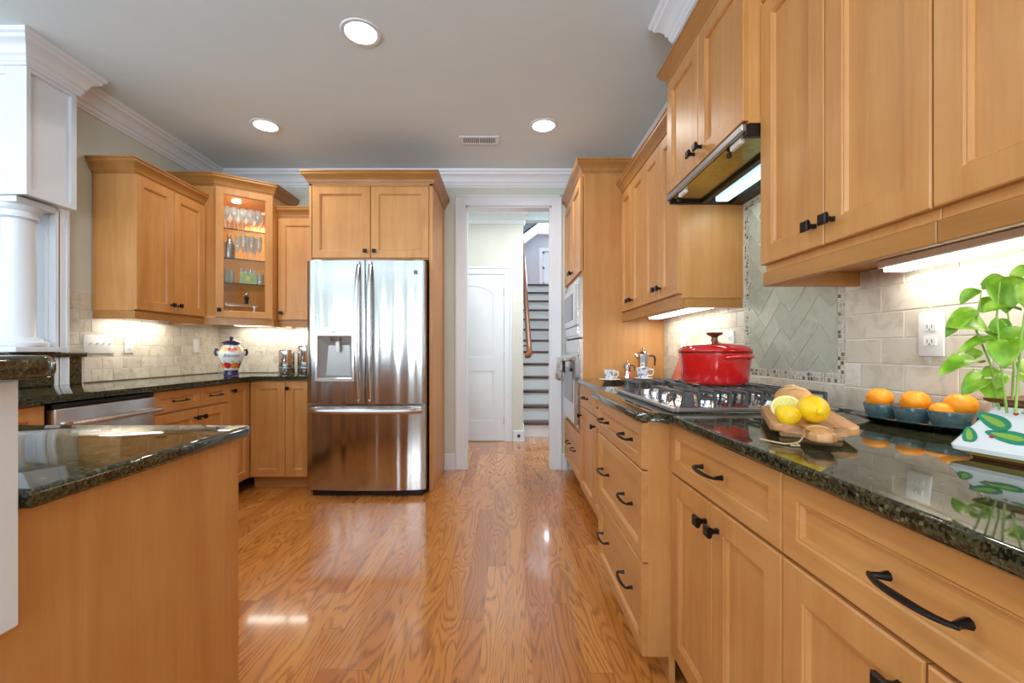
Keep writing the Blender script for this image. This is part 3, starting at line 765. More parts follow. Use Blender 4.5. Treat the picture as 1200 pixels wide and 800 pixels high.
# glassware on the shelves
def wine_glass(h=.19, r=.034):
    m = MB(); m.lathe([(0, 0), (r*.95, .002), (r*.9, .004), (.006, .008), (.0045, h*.42), (.012, h*.47), (r*.9, h*.62), (r*1.02, h*.78), (r*.86, h), (r*.82, h), (r*.96, h*.78), (r*.84, h*.63), (0, h*.5)], 16); return m
def tumbler(h=.12, r=.034):
    m = MB(); m.lathe([(0, 0), (r*.85, 0), (r, h), (r*.93, h), (r*.8, .01), (0, .01)], 16); return m
def flute(h=.21, r=.024):
    m = MB(); m.lathe([(0, 0), (r*1.2, .002), (r*1.1, .005), (.0045, .008), (.004, h*.3), (r*.7, h*.42), (r, h*.7), (r*.9, h), (r*.84, h), (r*.92, h*.7), (0, h*.36)], 16); return m
def place_glasses(proto, name, spots, z, cat, group, labels):
    for i, (x, y) in enumerate(spots):
        o = proto if i == 0 else proto.copy()
        if i: COL.objects.link(o)
        o.location = (x, y, z); tag(o, labels if isinstance(labels, str) else labels[i], cat, group)
place_glasses(wine_glass(.185, .029).build('wine_glass', 'glass'), 'wine_glass',
    [fpt(q, .075) for q in (.08, .137, .194, .251, .308)]+[fpt(q, .145) for q in (.075, .108, .165, .222, .279, .328)], 2.10,
    'glass', 'wine glasses on the top glass shelf', 'clear stemmed wine glass crowded on the top shelf of the lit glass cabinet')
place_glasses(flute().build('champagne_flute', 'glass'), 'flute', [fpt(.205, .08), fpt(.262, .075), fpt(.318, .085), fpt(.165, .13), fpt(.235, .15), fpt(.29, .15)], 1.86,
    'glass', 'flutes on the second glass shelf', 'tall clear flute on the second shelf of the lit glass cabinet')
place_glasses(tumbler(.11, .03).build('tumbler', 'glass'), 'tumbler', [fpt(.078, .07), fpt(.115, .115), fpt(.075, .15)], 1.66,
    'glass', 'tumblers at the hinge end of the third shelf', 'clear tumbler at the left end of the third shelf in the glass cabinet')
place_glasses(tumbler(.09, .028).build('tumbler', 'glass'), 'tumbler', [fpt(.322, .07), fpt(.30, .14)], 1.66,
    'glass', 'small tumblers at the right end of the third shelf', 'small clear tumbler at the right end of the third shelf in the glass cabinet')
sk = thing('cocktail_shaker', 'dark steel cocktail shaker on the second shelf of the glass cabinet', 'shaker', (*fpt(.10, .085), 1.86))
MB().lathe([(0, 0), (.038, 0), (.044, .02), (.044, .11), (.034, .135)], 20).build('body', 'steel_grey', sk)
MB().lathe([(.034, .135), (.028, .16), (.02, .17), (.02, .19), (.014, .2), (0, .202)], 20).build('cap', 'chrome', sk)
bt = thing('gift_box', 'pale green box of shot glasses on the third shelf of the glass cabinet', 'box', (-2.17, 3.70, 1.66), ang)
B(-.065, .065, -.025, .025, 0, .10, bev=.004).build('box', 'bag', bt); B(-.02, .01, -.0265, -.0245, .03, .07).build('panel', 'yellow_gl', bt)
for i in range(4):
    o = tumbler(.035, .014).build('shot_glass', 'glass'); q = Vector((-2.17, 3.70))+fd*(-.048+.032*i); o.location = (q.x, q.y, 1.76)
    tag(o, 'tiny clear shot glass standing on the pale green box', 'glass', 'shot glasses on the pale green box')
ts = thing('serving_tray', 'long silver serving tray at the bottom of the glass cabinet', 'tray', (-2.20, 3.66, 1.385), ang)
m = MB(); m.box(-.11, .11, -.045, .045, .088, .094); m.build('tray', 'chrome', ts)
m = MB(); m.tube([(-.112, -.046, .102), (.112, -.046, .102), (.112, .046, .102), (-.112, .046, .102), (-.112, -.046, .102)], .007, 8); m.build('rim', 'chrome', ts)
m = MB()
for sx in (-.09, .09):
    for sy in (-.03, .03): m.lathe([(.008, 0), (.005, .088)], 8, (sx, sy, 0))
m.build('feet', 'chrome', ts)
bs = thing('bottle_stopper', 'dark bottle stopper with round silver top above the silver tray', 'stopper', (-2.17, 3.675, 1.4795))
MB().lathe([(0, 0), (.016, 0), (.014, .05), (.02, .06), (.02, .075), (.01, .08)], 14).build('base', 'black', bs); MB().ball((0, 0, .098), .018, .018, .018, 14, 8).build('top', 'chrome', bs)
# strips under the left uppers
strip('strip light under the left wall upper cabinet', (-2.56, 2.9, 1.329), PI/2, .5)
area('strip_glow', (-2.56, 3.15, 1.322), (0, 0, 0), .08, .5, 3.8, UC)
strip('strip light under the glass corner cabinet', (-2.45, 3.98, 1.329), 0, .8)
area('strip_glow', (-2.05, 3.98, 1.322), (0, 0, 0), .8, .08, 4.2, UC)

# ------------------------------------------------------------------ refrigerator and its enclosure
YF = 3.47
en = thing('refrigerator_cabinet', 'tall maple enclosure with two doors above the refrigerator', 'cabinet', (0, 0, 0))
m = MB(); m.box(-1.546, -1.526, YF-.02, YB-.004, 0, 2.42, .0015); m.box(-.602, -.575, YF-.02, YB-.004, 0, 2.42, .0015); m.box(-1.526, -.602, YF, YB-.004, 1.825, 2.42); m.box(-1.546, -.575, YF-.02, YF, 2.40, 2.42)
m.build('body', 'wood', en)
MB().sweep([(-1.546, YB-.004), (-1.546, YF-.02), (-.575, YF-.02), (-.575, YB-.004)], [(o, 2.415+z) for o, z in CROWN_P]).build('crown', 'crown_shaded_rail', en, 25)
for x0, x1, kx in ((-1.524, -1.065, -1.10), (-1.063, -.604, -1.03)):
    f = panel_front(x0+.002, x1-.002, 1.835, 2.398, y=YF).build('door', 'wood', en, 30); knob(f, kx, 1.885, YF-.02)

fx0, fx1, fy = -1.515, -.615, 3.40
fr = thing('refrigerator', 'stainless french door refrigerator with water dispenser and bottom freezer', 'refrigerator', (0, 0, 0))
m = MB(); m.box(fx0+.004, fx1-.004, fy+.005, YB-.05, .03, 1.78, .004); m.build('case', 'steel_grey', fr)
def bowed(x0, x1, z0, z1, cx, half, depth=.03, th=.055, n=20, hole=None, rnd=.006):
    """front door slab whose face bows out about cx; optional rectangular hole"""
    m = MB()
    def yb(x): return fy-th-depth*(1-((x-cx)/half)**2)
    xs = sorted(set([x0+(x1-x0)*i/n for i in range(n+1)]+([hole[0], hole[1]] if hole else [])))
    zs = [z0, z1] if not hole else [z0, hole[2], hole[3], z1]
    grid = [[m.bm.verts.new((x, yb(x)+(rnd if (i in (0, len(xs)-1)) else 0), z)) for z in zs] for i, x in enumerate(xs)]
    for i in range(len(xs)-1):
        for k in range(len(zs)-1):
            if hole and k == 1 and xs[i] >= hole[0]-1e-6 and xs[i+1] <= hole[1]+1e-6: continue
            m.face([grid[i][k], grid[i+1][k], grid[i+1][k+1], grid[i][k+1]])
    back = [[m.bm.verts.new((x, fy, z)) for z in (z0, z1)] for x in (x0, x1)]
    top = [g[-1] for g in grid]; bot = [g[0] for g in grid]
    m.face(top+[back[1][1], back[0][1]]); m.face(bot+[back[1][0], back[0][0]])
    m.face(grid[0]+[back[0][1], back[0][0]]); m.face(grid[-1]+[back[1][1], back[1][0]])
    return m
CXF, HF = (fx0+fx1)/2, (fx1-fx0)/2
DISP = (-1.437, -1.155, .885, 1.268)
dl = bowed(fx0, CXF-.004, .705, 1.79, CXF, HF, hole=DISP).build('door', 'steel', fr, 30)
dr_ = bowed(CXF+.004, fx1, .705, 1.79, CXF, HF).build('door', 'steel', fr, 30)
fz = bowed(fx0, fx1, .05, .692, CXF, HF).build('freezer_drawer', 'steel', fr, 30)
def handle_v(x, parent, sgn):
    m = MB(); pts = []
    for i in range(15):
        t = -1+2*i/14; pts.append((x+sgn*.004*(1-t*t), fy-.092-.052*(1-t**4), 1.245+.53*t))
    m.tube(pts, [.012]+[.015]*13+[.012], 10, .55, up=(0, 1, 0))
    for z in (.725, 1.765): m.box(x-.011, x+.011, fy-.11, fy-.08, z-.012, z+.012, .003)
    m.build('handle', 'steel_h', parent)
handle_v(CXF-.045, dl, -1); handle_v(CXF+.045, dr_, 1)
m = MB(); pts = []
for i in range(21):
    t = -1+2*i/20; x = CXF+t*(HF-.03); yb = fy-.055-.03*(1-((x-CXF)/HF)**2); pts.append((x, yb-.012-.04*(1-t**8), .655))
m.tube(pts, .022, 10, 1.0); 
m.build('handle', 'steel_h', fz)
# dispenser
yfr = fy-.082
m = MB(); a, b, q0, q1 = DISP; yi = fy-.015
m.box(a-.012, b+.012, yfr-.004, yfr+.012, q1-.05, q1+.012, .003)
m.box(a-.012, a+.012, yfr+.004, yfr+.03, q0-.012, q1-.05, .003); m.box(b-.012, b+.012, yfr-.004, yfr+.016, q0-.012, q1-.05, .003); m.box(a+.012, b-.012, yfr-.002, yfr+.02, q0-.012, q0+.016, .003)
frame = m.build('dispenser', 'steel_h', dl)
m = MB(); vv = lambda x, y, z: m.bm.verts.new((x, y, z))
A = [(a+.01, yfr+.012, q0), (b-.01, yfr+.012, q0), (b-.01, yfr+.012, q1-.05), (a+.01, yfr+.012, q1-.05)]
Bk = [(a+.05, yi, q0+.03), (b-.04, yi, q0+.03), (b-.05, yi, q1-.12), (a+.07, yi, q1-.12)]
A = [vv(*p) for p in A]; Bk = [vv(*p) for p in Bk]
for k in range(4): m.face([A[k], A[(k+1) % 4], Bk[(k+1) % 4], Bk[k]])
m.face(Bk); m.build('recess', plain('dispenser_grey', srgb(168, 170, 172), .35, .4), frame)
m = MB(); cx = (a+b)/2; m.lathe([(.05, .0), (.045, -.02), (.034, -.03), (0, -.032)], 16, (cx, yi-.03, q1-.06), sy=.7); m.build('spout', 'steel_grey', frame)
m = MB(); m.tube([(cx+.01, yi-.03, q1-.09), (cx+.01, yi-.035, q1-.14), (cx+.012, yi-.03, q1-.17)], [.014, .018, .014], 10, .5, up=(0, 1, 0)); m.build('paddle', 'plastic', frame)
B(cx-.03, cx+.035, yfr-.0055, yfr-.004, q1-.026, q1-.016).build('display', 'plastic_grey', frame)
B(-.700, -.672, fy-.075, fy-.0692, 1.688, 1.716, bev=.002).build('badge', 'plastic_grey', dr_)
B(fx0+.04, fx1-.02, fy-.04, fy+.05, .005, .048).build('grille', 'black_plastic', fr)
m = MB()
for xx in (fx0+.03, fx1-.09): m.box(xx, xx+.08, fy-.05, fy+.02, 1.781, 1.80, .004)
m.build('hinge_cover', 'steel_grey', fr)

# ------------------------------------------------------------------ counters
G = MB().prism([(.517, -.42), (.517, 1.36), (.514, 1.395), (.502, 1.418), (.485, 1.428), (.442, 1.432), (.428, 1.437), (.423, 1.452), (.423, 2.17), (.43, 2.19), (.505, 2.225), (.517, 2.245), (.517, 3.238), (XR-.012, 3.238), (XR-.012, -.42)][::-1], CB+.0005, CT, .009, 3)
tag(G.build('countertop', 'granite', None, 40), 'long dark green granite countertop along the right wall under the cooktop', 'countertop')
G = MB().prism([(-2.00, 1.205), (-2.00, 3.415), (-1.975, 3.455), (-1.55, 3.455), (-1.55, YB-.012), (XL+.012, YB-.012), (XL+.012, 1.205)], CB+.0005, CT, .009, 3)
tag(G.build('countertop', 'granite', None, 40), 'L-shaped dark granite countertop in the left corner over the dishwasher', 'countertop')
# ------------------------------------------------------------------ peninsula
pn = thing('peninsula', 'maple peninsula cabinet at the left front with plain end panel', 'cabinet', (0, 0, 0))
m = MB(); m.box(-2.64, -.7285, .63, 1.165, .095, CB); m.build('body', 'wood', pn)
B(-.728, -.71, -.3, 1.167, 0, CB, bev=.0015).build('end_panel', 'wood', pn)
m = MB(); m.box(-2.64, -.74, .632, 1.10, 0, .0945); m.build('toe_kick', 'wood_h', pn)
poly = [(-2.64, .632), (-.683, .632), (-.683, 1.165), (-.690, 1.186), (-.71, 1.193), (-2.64, 1.193)]
tag(MB().prism(poly, CB+.0005, CT, .009, 3).build('countertop', 'granite', None, 40), 'dark granite countertop on the peninsula at the left front', 'countertop')
# knee wall that carries the raised bar
m = MB(); m.box(XD+2.0, -.729, .47, .626, .0, 1.065); m.box(-.7095, -.692, -.3, .626, .714, 1.065, .003); m.box(-.7285, -.710, -.3, .6255, CB+.001, 1.0645)
struct('wall_knee', m, 'white', 'white knee wall under the raised bar at the left edge')
poly = [(-4.0, -.3), (-.648, -.3), (-.648, .62), (-.655, .64), (-.675, .652), (-4.0, .652)]
tag(MB().prism(poly, 1.066, 1.0985, .011, 4).build('bar_top', 'granite', None, 40), 'raised dark granite bar top with rounded corner at the left edge', 'bar top')
# far knee wall with granite riser and cap under the column
struct('wall_ledge', B(XL-.15, XL-.001, 1.21, 2.6, 0, 1.065), 'white', 'low white wall under the column')
tag(B(XL, XL+.012, 1.21, 2.755, CT+.0005, 1.066, bev=.002).build('granite_riser', 'granite'), 'upright dark granite strip below the ledge under the column', 'backsplash')
poly = [(XL-.2, 1.22), (XL+.035, 1.22), (XL+.035, 2.765), (XL+.014, 2.775), (XL+.0005, 2.775), (XL+.0005, 2.58), (XL-.2, 2.58)]
tag(MB().prism(poly, 1.0665, 1.0985, .008, 3).build('granite_ledge', 'granite', None, 40), 'thin dark granite ledge carrying the white column', 'ledge')
# column
cl = thing('column', 'round white column standing on the granite ledge at the left', 'column', (-2.725, 2.455, 1.0985))
m = MB(); m.box(-.12, .12, -.12, .12, 0, .028, .003); m.lathe([(.118, .028), (.124, .036), (.124, .05), (.114, .058), (.1, .062), (.098, .07), (.09, .076)], 32); m.build('base', 'white', cl)
MB().lathe([(.078, .074), (.073, .09), (.072, .4), (.067, .72), (.07, .73), (.07, .735)], 40).build('shaft', 'white', cl, 60)
m = MB(); m.lathe([(.078, .735), (.088, .742), (.088, .752), (.079, .758), (.079, .775), (.092, .785), (.1, .8), (.1, .806)], 32); m.box(-.105, .105, -.105, .105, .806, .84, .003); m.build('capital', 'white', cl)

# ------------------------------------------------------------------ backsplash tile
def clip(poly, a, b, c):          # keep a*x+b*y<=c
    out = []
    for i in range(len(poly)):
        p, q = poly[i], poly[(i+1) % len(poly)]
        dp, dq = a*p[0]+b*p[1]-c, a*q[0]+b*q[1]-c
        if dp <= 0: out.append(p)
        if dp*dq < 0:
            t = dp/(dp-dq); out.append((p[0]+(q[0]-p[0])*t, p[1]+(q[1]-p[1])*t))
    return out
def clip_rect(poly, u0, u1, v0, v1):
    for a, b, c in ((1, 0, u1), (-1, 0, -u0), (0, 1, v1), (0, -1, -v0)):
        if len(poly) < 3: return []
        poly = clip(poly, a, b, c)
    return poly
def shrink(poly, e):
    cx = sum(p[0] for p in poly)/len(poly); cy = sum(p[1] for p in poly)/len(poly); out = []
    for x, y in poly:
        dx, dy = cx-x, cy-y; out.append((x+(e if dx > 0 else -e)*min(1, abs(dx)/e*.5), y+(e if dy > 0 else -e)*min(1, abs(dy)/e*.5)))
    return out
def tile_poly(m, poly, to3, h=.0046, e=.0014):
    if len(poly) < 3: return
    ar = abs(sum(poly[i][0]*poly[(i+1) % len(poly)][1]-poly[(i+1) % len(poly)][0]*poly[i][1] for i in range(len(poly))))/2
    if ar < 3e-5: return
    a = [m.bm.verts.new(to3(u, v, .001)) for u, v in poly]; b = [m.bm.verts.new(to3(u, v, h-.0012)) for u, v in poly]; c = [m.bm.verts.new(to3(u, v, h)) for u, v in shrink(poly, e)]
    n = len(poly)
    for r0, r1 in ((a, b), (b, c)):
        for i in range(n): m.face([r0[i], r0[(i+1) % n], r1[(i+1) % n], r1[i]])
    m.face(c)
TW, TH, GP = .152, .0765, .0032
def subway(m, u0, u1, v0, v1, to3, vb, off=0):
    r0 = int(math.floor((v0-vb)/(TH+GP)))-1
    for r in range(r0, int((v1-vb)/(TH+GP))+2):
        va = vb+r*(TH+GP)
        s = (off+(.5 if r % 2 else 0))*(TW+GP)
        k = int(math.floor((u0-s)/(TW+GP)))-1
        while s+k*(TW+GP) < u1:
            ua = s+k*(TW+GP); tile_poly(m, clip_rect([(ua, va), (ua+TW, va), (ua+TW, va+TH), (ua, va+TH)], u0, u1, v0, v1), to3); k += 1
Rw = lambda u, v, h: (XR-.002-h, u, v)
m = MB(); zl = CT+.001
subway(m, -.42, 1.508, zl, 1.362, Rw, zl, .78); subway(m, 2.145, 3.236, zl, 1.362, Rw, zl, .3); subway(m, 1.512, 2.142, zl, .988, Rw, .988-TH, .45); subway(m, 2.145, 2.16, 1.362, 1.82, Rw, zl)
t1 = m.build('tile', 'tile', None, 20)
m = MB(); m.box(XR-.0035, XR-.0005, -.42, 3.236, CT+.0008, 1.364); m.box(XR-.0035, XR-.0005, 1.468, 2.155, 1.364, 1.858)
bsr = struct('trim_8', m, 'grout', 'tiled backsplash on the right wall with a framed herringbone panel', None)
t1.parent = bsr; t1.name = 'subway_tile'
m = MB(); hu0, hu1, hv0, hv1 = 1.545, 2.108, 1.026, 1.785
c45 = math.cos(PI/4); Wd = TH+GP
for mm in range(-6, 8):
    for k in range(-20, 24):
        for (ax, ay, bx_, by_) in ((k, k+4*mm, k+2, k+1+4*mm), (k, k+1+4*mm, k+1, k+3+4*mm)):
            g = GP/2; x0, y0, x1, y1 = ax*Wd+g, ay*Wd+g, bx_*Wd-g, by_*Wd-g
            pol = [((x-y)*c45+1.80, (x+y)*c45+1.26) for x, y in ((x0, y0), (x1, y0), (x1, y1), (x0, y1))]
            tile_poly(m, clip_rect(pol, hu0, hu1, hv0, hv1), Rw)
m.build('herringbone_tile', 'tile_green', bsr, 20)
m = MB(); c = .0132; cg = .0022
def mosaic(u0, u1, v0, v1):
    nu = max(1, round((u1-u0)/(c+cg))); nv = max(1, round((v1-v0)/(c+cg))); su, sv = (u1-u0)/nu, (v1-v0)/nv
    for i in range(nu):
        for j in range(nv): tile_poly(m, [(u0+i*su+cg/2, v0+j*sv+cg/2), (u0+(i+1)*su-cg/2, v0+j*sv+cg/2), (u0+(i+1)*su-cg/2, v0+(j+1)*sv-cg/2), (u0+i*su+cg/2, v0+(j+1)*sv-cg/2)], Rw, .0050, .0008)
mosaic(1.511, hu1+.034, .991, hv0-.002); mosaic(1.511, hu0-.003, hv0-.002, hv1+.03); mosaic(hu1+.003, hu1+.034, hv0-.002, hv1+.03); mosaic(hu0-.003, hu1+.003, hv1+.003, hv1+.03)
m.build('mosaic_border', 'mosaic', bsr, 20)
Lw = lambda u, v, h: (XL+.002+h, u, v)
m = MB(); m.box(XL+.0005, XL+.0035, 2.67, YB-.001, CT+.0008, 1.364); m.box(XL+.0005, XL+.0035, 2.67, 2.826, 1.364, 1.478)
bsl = struct('trim_9', m, 'grout', 'cream subway tile backsplash on the left wall', None)
m = MB(); subway(m, 2.775, YB-.008, zl, 1.362, Lw, zl, .2); subway(m, 2.67, 2.775, 1.10, 1.362, Lw, zl, .2); subway(m, 2.672, 2.824, 1.362, 1.476, Lw, zl, .2)
m.build('subway_tile', 'tile', bsl, 20)
Bw = lambda u, v, h: (u, YB-.002-h, v)
bsb = struct('trim_10', B(XL+.004, -1.548, YB-.0035, YB-.0005, CT+.0008, 1.364), 'grout', 'cream subway tile backsplash beside the refrigerator', None)
m = MB(); subway(m, XL+.008, -1.55, zl, 1.362, Bw, zl, .6); m.build('subway_tile', 'tile', bsb, 20)

# ------------------------------------------------------------------ outlets and switches (local: plate in xz, facing -y)
def plate(label, loc, rz, kind, gangs=1):
    nm = 'light_switch' if kind != 'outlet' else 'outlet'
    t = thing(nm, label, nm.replace('_', ' '), loc, rz)
    w = .072+.046*(gangs-1)
    B(-w/2, w/2, -.006, 0, -.060, .060, bev=.003, seg=2).build('plate', 'plastic', t)
    for g in range(gangs):
        cx = (g-(gangs-1)/2)*.046
        if kind == 'outlet':
            for dz in (-.02, .02):
                o = MB().prism([(cx-.016, -.010), (cx+.016, -.010), (cx+.018, 0), (cx+.016, .012), (cx-.016, .012), (cx-.018, 0)], 0, .0085)
                bmesh.ops.transform(o.bm, matrix=Matrix.Translation((0, 0, dz)) @ Matrix.Rotation(PI/2, 4, 'X'), verts=o.bm.verts)
                s = o.build('socket', 'plastic', t)
                m = MB(); m.box(cx-.008, cx-.0055, -.0088, -.0082, dz-.003, dz+.006); m.box(cx+.0055, cx+.008, -.0088, -.0082, dz-.003, dz+.006); m.box(cx-.002, cx+.002, -.0088, -.0082, dz-.009, dz-.005)
                m.build('slots', 'plastic_grey', s)
        elif kind == 'rocker':
            B(cx-.016, cx+.016, -.010, -.005, -.032, .032, bev=.002).build('rocker', 'plastic', t)
        else:
            m = MB(); m.tube([(cx, -.005, 0), (cx, -.022, .012)], [.006, .0045], 8); m.build('toggle', 'plastic', t)
    return t
XF = XR-.0085
plate('white double outlet on the right backsplash beside the basil', (XF, 1.197, 1.15), -PI/2, 'outlet')
plate('white outlet behind the red pot beside the herringbone panel', (XF, 2.27, 1.15), -PI/2, 'outlet')
plate('white switch far along the right backsplash near the oven tower', (XF, 2.87, 1.15), -PI/2, 'rocker')
plate('four gang toggle switch plate on the left backsplash', (XL+.0085, 2.87, 1.148), PI/2, 'toggle', 4)
plate('white outlet right of the four gang switch on the left backsplash', (XL+.0085, 3.10, 1.148), PI/2, 'outlet')
plate('single rocker switch near the fruit jar on the left backsplash', (XL+.0085, 3.77, 1.148), PI/2, 'rocker')

# ------------------------------------------------------------------ ceiling lights and vent
def can(label, x, y, p=11):
    t = thing('ceiling_light', label, 'light', (x, y, ZC), 0, 'recessed ceiling lights')
    m = MB(); m.lathe([(.079, -.001), (.082, -.006), (.10, -.006), (.104, -.0005), (.079, -.0005)], 32); m.build('trim_ring', 'white', t)
    MB().lathe([(.0, -.003), (.079, -.0035), (.079, -.001), (0, -.001)], 32).build('diffuser', 'lamp', t)
    area('can_glow', (x, y, ZC-.012), (0, 0, 0), .15, .15, p, (1, .95, .88), 2.6, 'DISK')
can('largest lit round downlight in the upper middle of the ceiling', -.757, 2.292)
can('lit round downlight nearest the left crown moulding', -1.77, 3.238)
can('lit round downlight nearest the doorway on the right', .277, 3.238)
can('added round downlight above the camera, outside the frame', -.757, .6)  # unseen, added for the light it gives
can('added round downlight above the peninsula, outside the frame', -1.9, 1.0)  # another unseen downlight added to light the room
vt = thing('ceiling_vent', 'white louvred air vent in the ceiling before the doorway', 'vent', (-.21, 3.46, ZC))
m = MB(); m.box(-.155, .155, -.065, -.045, -.008, -.0005, .002); m.box(-.155, .155, .045, .065, -.008, -.0005, .002); m.box(-.155, -.125, -.045, .045, -.008, -.0005, .002); m.box(.125, .155, -.045, .045, -.008, -.0005, .002); m.box(-.006, .006, -.045, .045, -.008, -.0005)
m.build('frame', 'white', vt)
B(-.125, .125, -.045, .045, -.002, -.0005).build('duct', 'plastic_grey', vt)
m = MB()
for i in range(22):
    x = -.118+i*.0112
    if abs(x) > .008: m.box(x-.0022, x+.0022, -.045, .045, -.007, -.002)
m.build('louvres', 'white', vt)

# ------------------------------------------------------------------ cooktop
CX0, CX1, CY0, CY1 = .535, 1.06, 1.405, 2.125
ck = thing('cooktop', 'five burner gas cooktop with cast iron grates set in the granite', 'cooktop', (0, 0, CT))
m = MB(); m.prism([(CX0, CY0), (CX1, CY0), (CX1, CY1), (CX0, CY1)], .0005, .011, .004, 2)
m.build('plate', 'steel_h', ck)
m = MB()
m.box(CX0-.004, CX0+.014, CY0-.004, CY1+.004, .004, .017, .003); m.box(CX1-.014, CX1+.004, CY0-.004, CY1+.004, .004, .017, .003); m.box(CX0+.014, CX1-.014, CY0-.004, CY0+.012, .004, .017, .003); m.box(CX0+.014, CX1-.014, CY1-.012, CY1+.004, .004, .017, .003)
m.build('edge_trim', 'steel_grey', ck)
def rrect(x0, x1, y0, y1, r, n=5):
    pts = []
    for cx, cy, a0 in ((x1-r, y0+r, -PI/2), (x1-r, y1-r, 0), (x0+r, y1-r, PI/2), (x0+r, y0+r, PI)):
        for i in range(n+1):
            a = a0+PI/2*i/n; pts.append((cx+r*math.cos(a), cy+r*math.sin(a)))
    return pts
GZ = .068
def grate(x0, x1, y0, y1, corners=()):
    m = MB(); b = .0036
    def bar(a, c, w=b, z0=GZ-.012, z1=GZ):
        a, c = Vector(a), Vector(c); dn = (c-a).normalized(); nn = Vector((-dn.y, dn.x))*w
        m.prism([tuple(a+nn), tuple(a-nn), tuple(c-nn), tuple(c+nn)], z0, z1, .002, 1)
    ym = (y0+y1)/2
    bar((x0, ym), (x1, ym))
    n = max(3, int((x1-x0)/.05)); xs = [x0+(x1-x0)*i/n for i in range(n+1)]
    for i, x in enumerate(xs):
        wd = b if 0 < i < n else b*1.3
        bar((x, y0), (x, y1), wd)
        for yy in (y0, y1):
            m.box(x-wd, x+wd, yy-.006, yy+.006, .010, GZ-.001, .002)
    for cy in corners:                       # broad tapered foot at the front corner
        vs0 = rrect(x0-.008, x0+.040, cy-.012, cy+.014, .010); vs1 = rrect(x0+.002, x0+.034, cy-.008, cy+.010, .008)
        a = [m.bm.verts.new((x, y, .011)) for x, y in vs0]; b_ = [m.bm.verts.new((x, y, GZ-.004)) for x, y in vs1]
        for k in range(len(a)): m.face([a[k], a[(k+1) % len(a)], b_[(k+1) % len(a)], b_[k]])
        m.face(b_); m.face(a[::-1])
    return m.build('grate', 'iron', ck, 30)
grate(.575, 1.035, 1.425, 1.64, (1.432,)); grate(.70, 1.035, 1.665, 1.865); grate(.575, 1.035, 1.89, 2.105, (2.098,))
for i, (x, y, r) in enumerate(((.70, 1.53, .035), (.92, 1.53, .045), (.86, 1.765, .055), (.70, 2.0, .04), (.92, 2.0, .035))):
    q = MB().lathe([(r*1.35, .011), (r*1.3, .018), (r, .02), (r*.96, .03), (0, .03)], 24, (x, y, 0)).build('burner', 'chrome', ck)
    MB().lathe([(r*.95, .03), (r*.95, .036), (r*.8, .04), (0, .041)], 24, (x, y, 0)).build('cap', 'iron', q)
for i in range(5):
    y = 1.66+.052*i
    MB().lathe([(.022, .011), (.022, .015), (.018, .017), (.016, .036), (.013, .039), (0, .04)], 18, (.60+(.028 if i % 2 else 0), y, 0)).build('knob', 'chrome', ck)
# ------------------------------------------------------------------ dutch oven
PXY = (.837, 1.765)
po_ = thing('dutch_oven', 'red enamel dutch oven with bronze lid knob on the cooktop', 'pot', (PXY[0], PXY[1], CT+GZ+.001))
R = .137
MB().lathe([(0, 0), (R*.80, 0), (R*.87, .006), (R*.905, .02), (R*.94, .07), (R*.975, .118), (R*.975, .121), (R*.9, .121), (R*.86, .02), (0, .012)], 48).build('body', 'red', po_, 50)
MB().lathe([(R*.975, .1212), (R*.985, .1225), (R*.985, .127), (R*.96, .1285)], 48).build('rim', 'red_rim', po_, 50)
lid = MB().lathe([(R*.99, .1287), (R*1.0, .131), (R*.995, .135), (R*.95, .142), (R*.9, .149), (R*.7, .156), (R*.4, .162), (.028, .165), (.02, .168), (0, .168)], 48).build('lid', 'red', po_, 40)
MB().lathe([(.015, .166), (.0125, .172), (.011, .184), (.016, .190), (.029, .196), (.0315, .201), (.028, .205), (0, .206)], 24).build('lid_knob', 'bronze', lid, 40)
for sgn in (1, -1):
    a = math.atan2(-.12, .028)+(0 if sgn > 0 else PI)
    m = MB(); pts = [(R*.93, -.05, .103), (R*1.06, -.046, .108), (R*1.20, -.03, .110), (R*1.22, 0, .110), (R*1.20, .03, .110), (R*1.06, .046, .108), (R*.93, .05, .103)]
    m.tube(pts, .0085, 10, .8); m.build('side_handle', 'red', po_, 60, (0, 0, 0), (0, 0, a))
# ------------------------------------------------------------------ cutting board group
bd = Vector((.45, .893)).normalized(); ba = math.atan2(bd.y, bd.x)
bo = thing('cutting_board', 'small footed wooden board with a handle on the near right counter', 'cutting board', (.752, 1.115, CT+.0005), ba)
pts = rrect(-.185, .185, -.082, .082, .03)
k = [i for i, p in enumerate(pts) if p[0] < -.18 and p[1] > 0][-1]
# handle at the camera end
pts = pts[:k+1]+[(-.188, .028), (-.20, .02), (-.245, .018), (-.27, .024), (-.285, .012), (-.287, -.012), (-.27, -.024), (-.245, -.018), (-.20, -.02), (-.188, -.028)]+pts[k+1:]
MB().prism(pts, .018, .038, .006, 3).build('board', 'board_wood', bo)
for xx in (-.12, .13):
    B(xx-.014, xx+.014, -.06, .06, 0, .019, bev=.003).build('foot', 'board_wood', bo)
m = MB(); m.tube([(-.215+.004*math.cos(a), .024*math.cos(a), .028+.014*math.sin(a)) for a in [2*PI*i/16 for i in range(17)]], .0016, 6)
m.tube([(-.215, .022, .022), (-.222, .034, .006), (-.235, .05, .003), (-.25, .052, .003), (-.245, .036, .003), (-.232, .04, .005), (-.24, .062, .003), (-.222, .085, .003), (-.20, .105, .003)], .0018, 6)
m.build('twine', 'twine', bo)
ZBD = CT+.0385
def on_board(dx, dy): q = Vector((.752, 1.115))+bd*dx+Vector((-bd.y, bd.x))*dy; return q.x, q.y
def lemon_fn(q):
    e = max(0, abs(q.z)-.72)/.28
    k = 1-.35*e*0; return Vector((q.x*(1-.25*e), q.y*(1-.25*e), q.z*(1+.10*e)))
x, y = .688, .985
le = thing('lemon', 'whole yellow lemon at the handle end of the wooden board', 'lemon', (x, y, ZBD+.031))
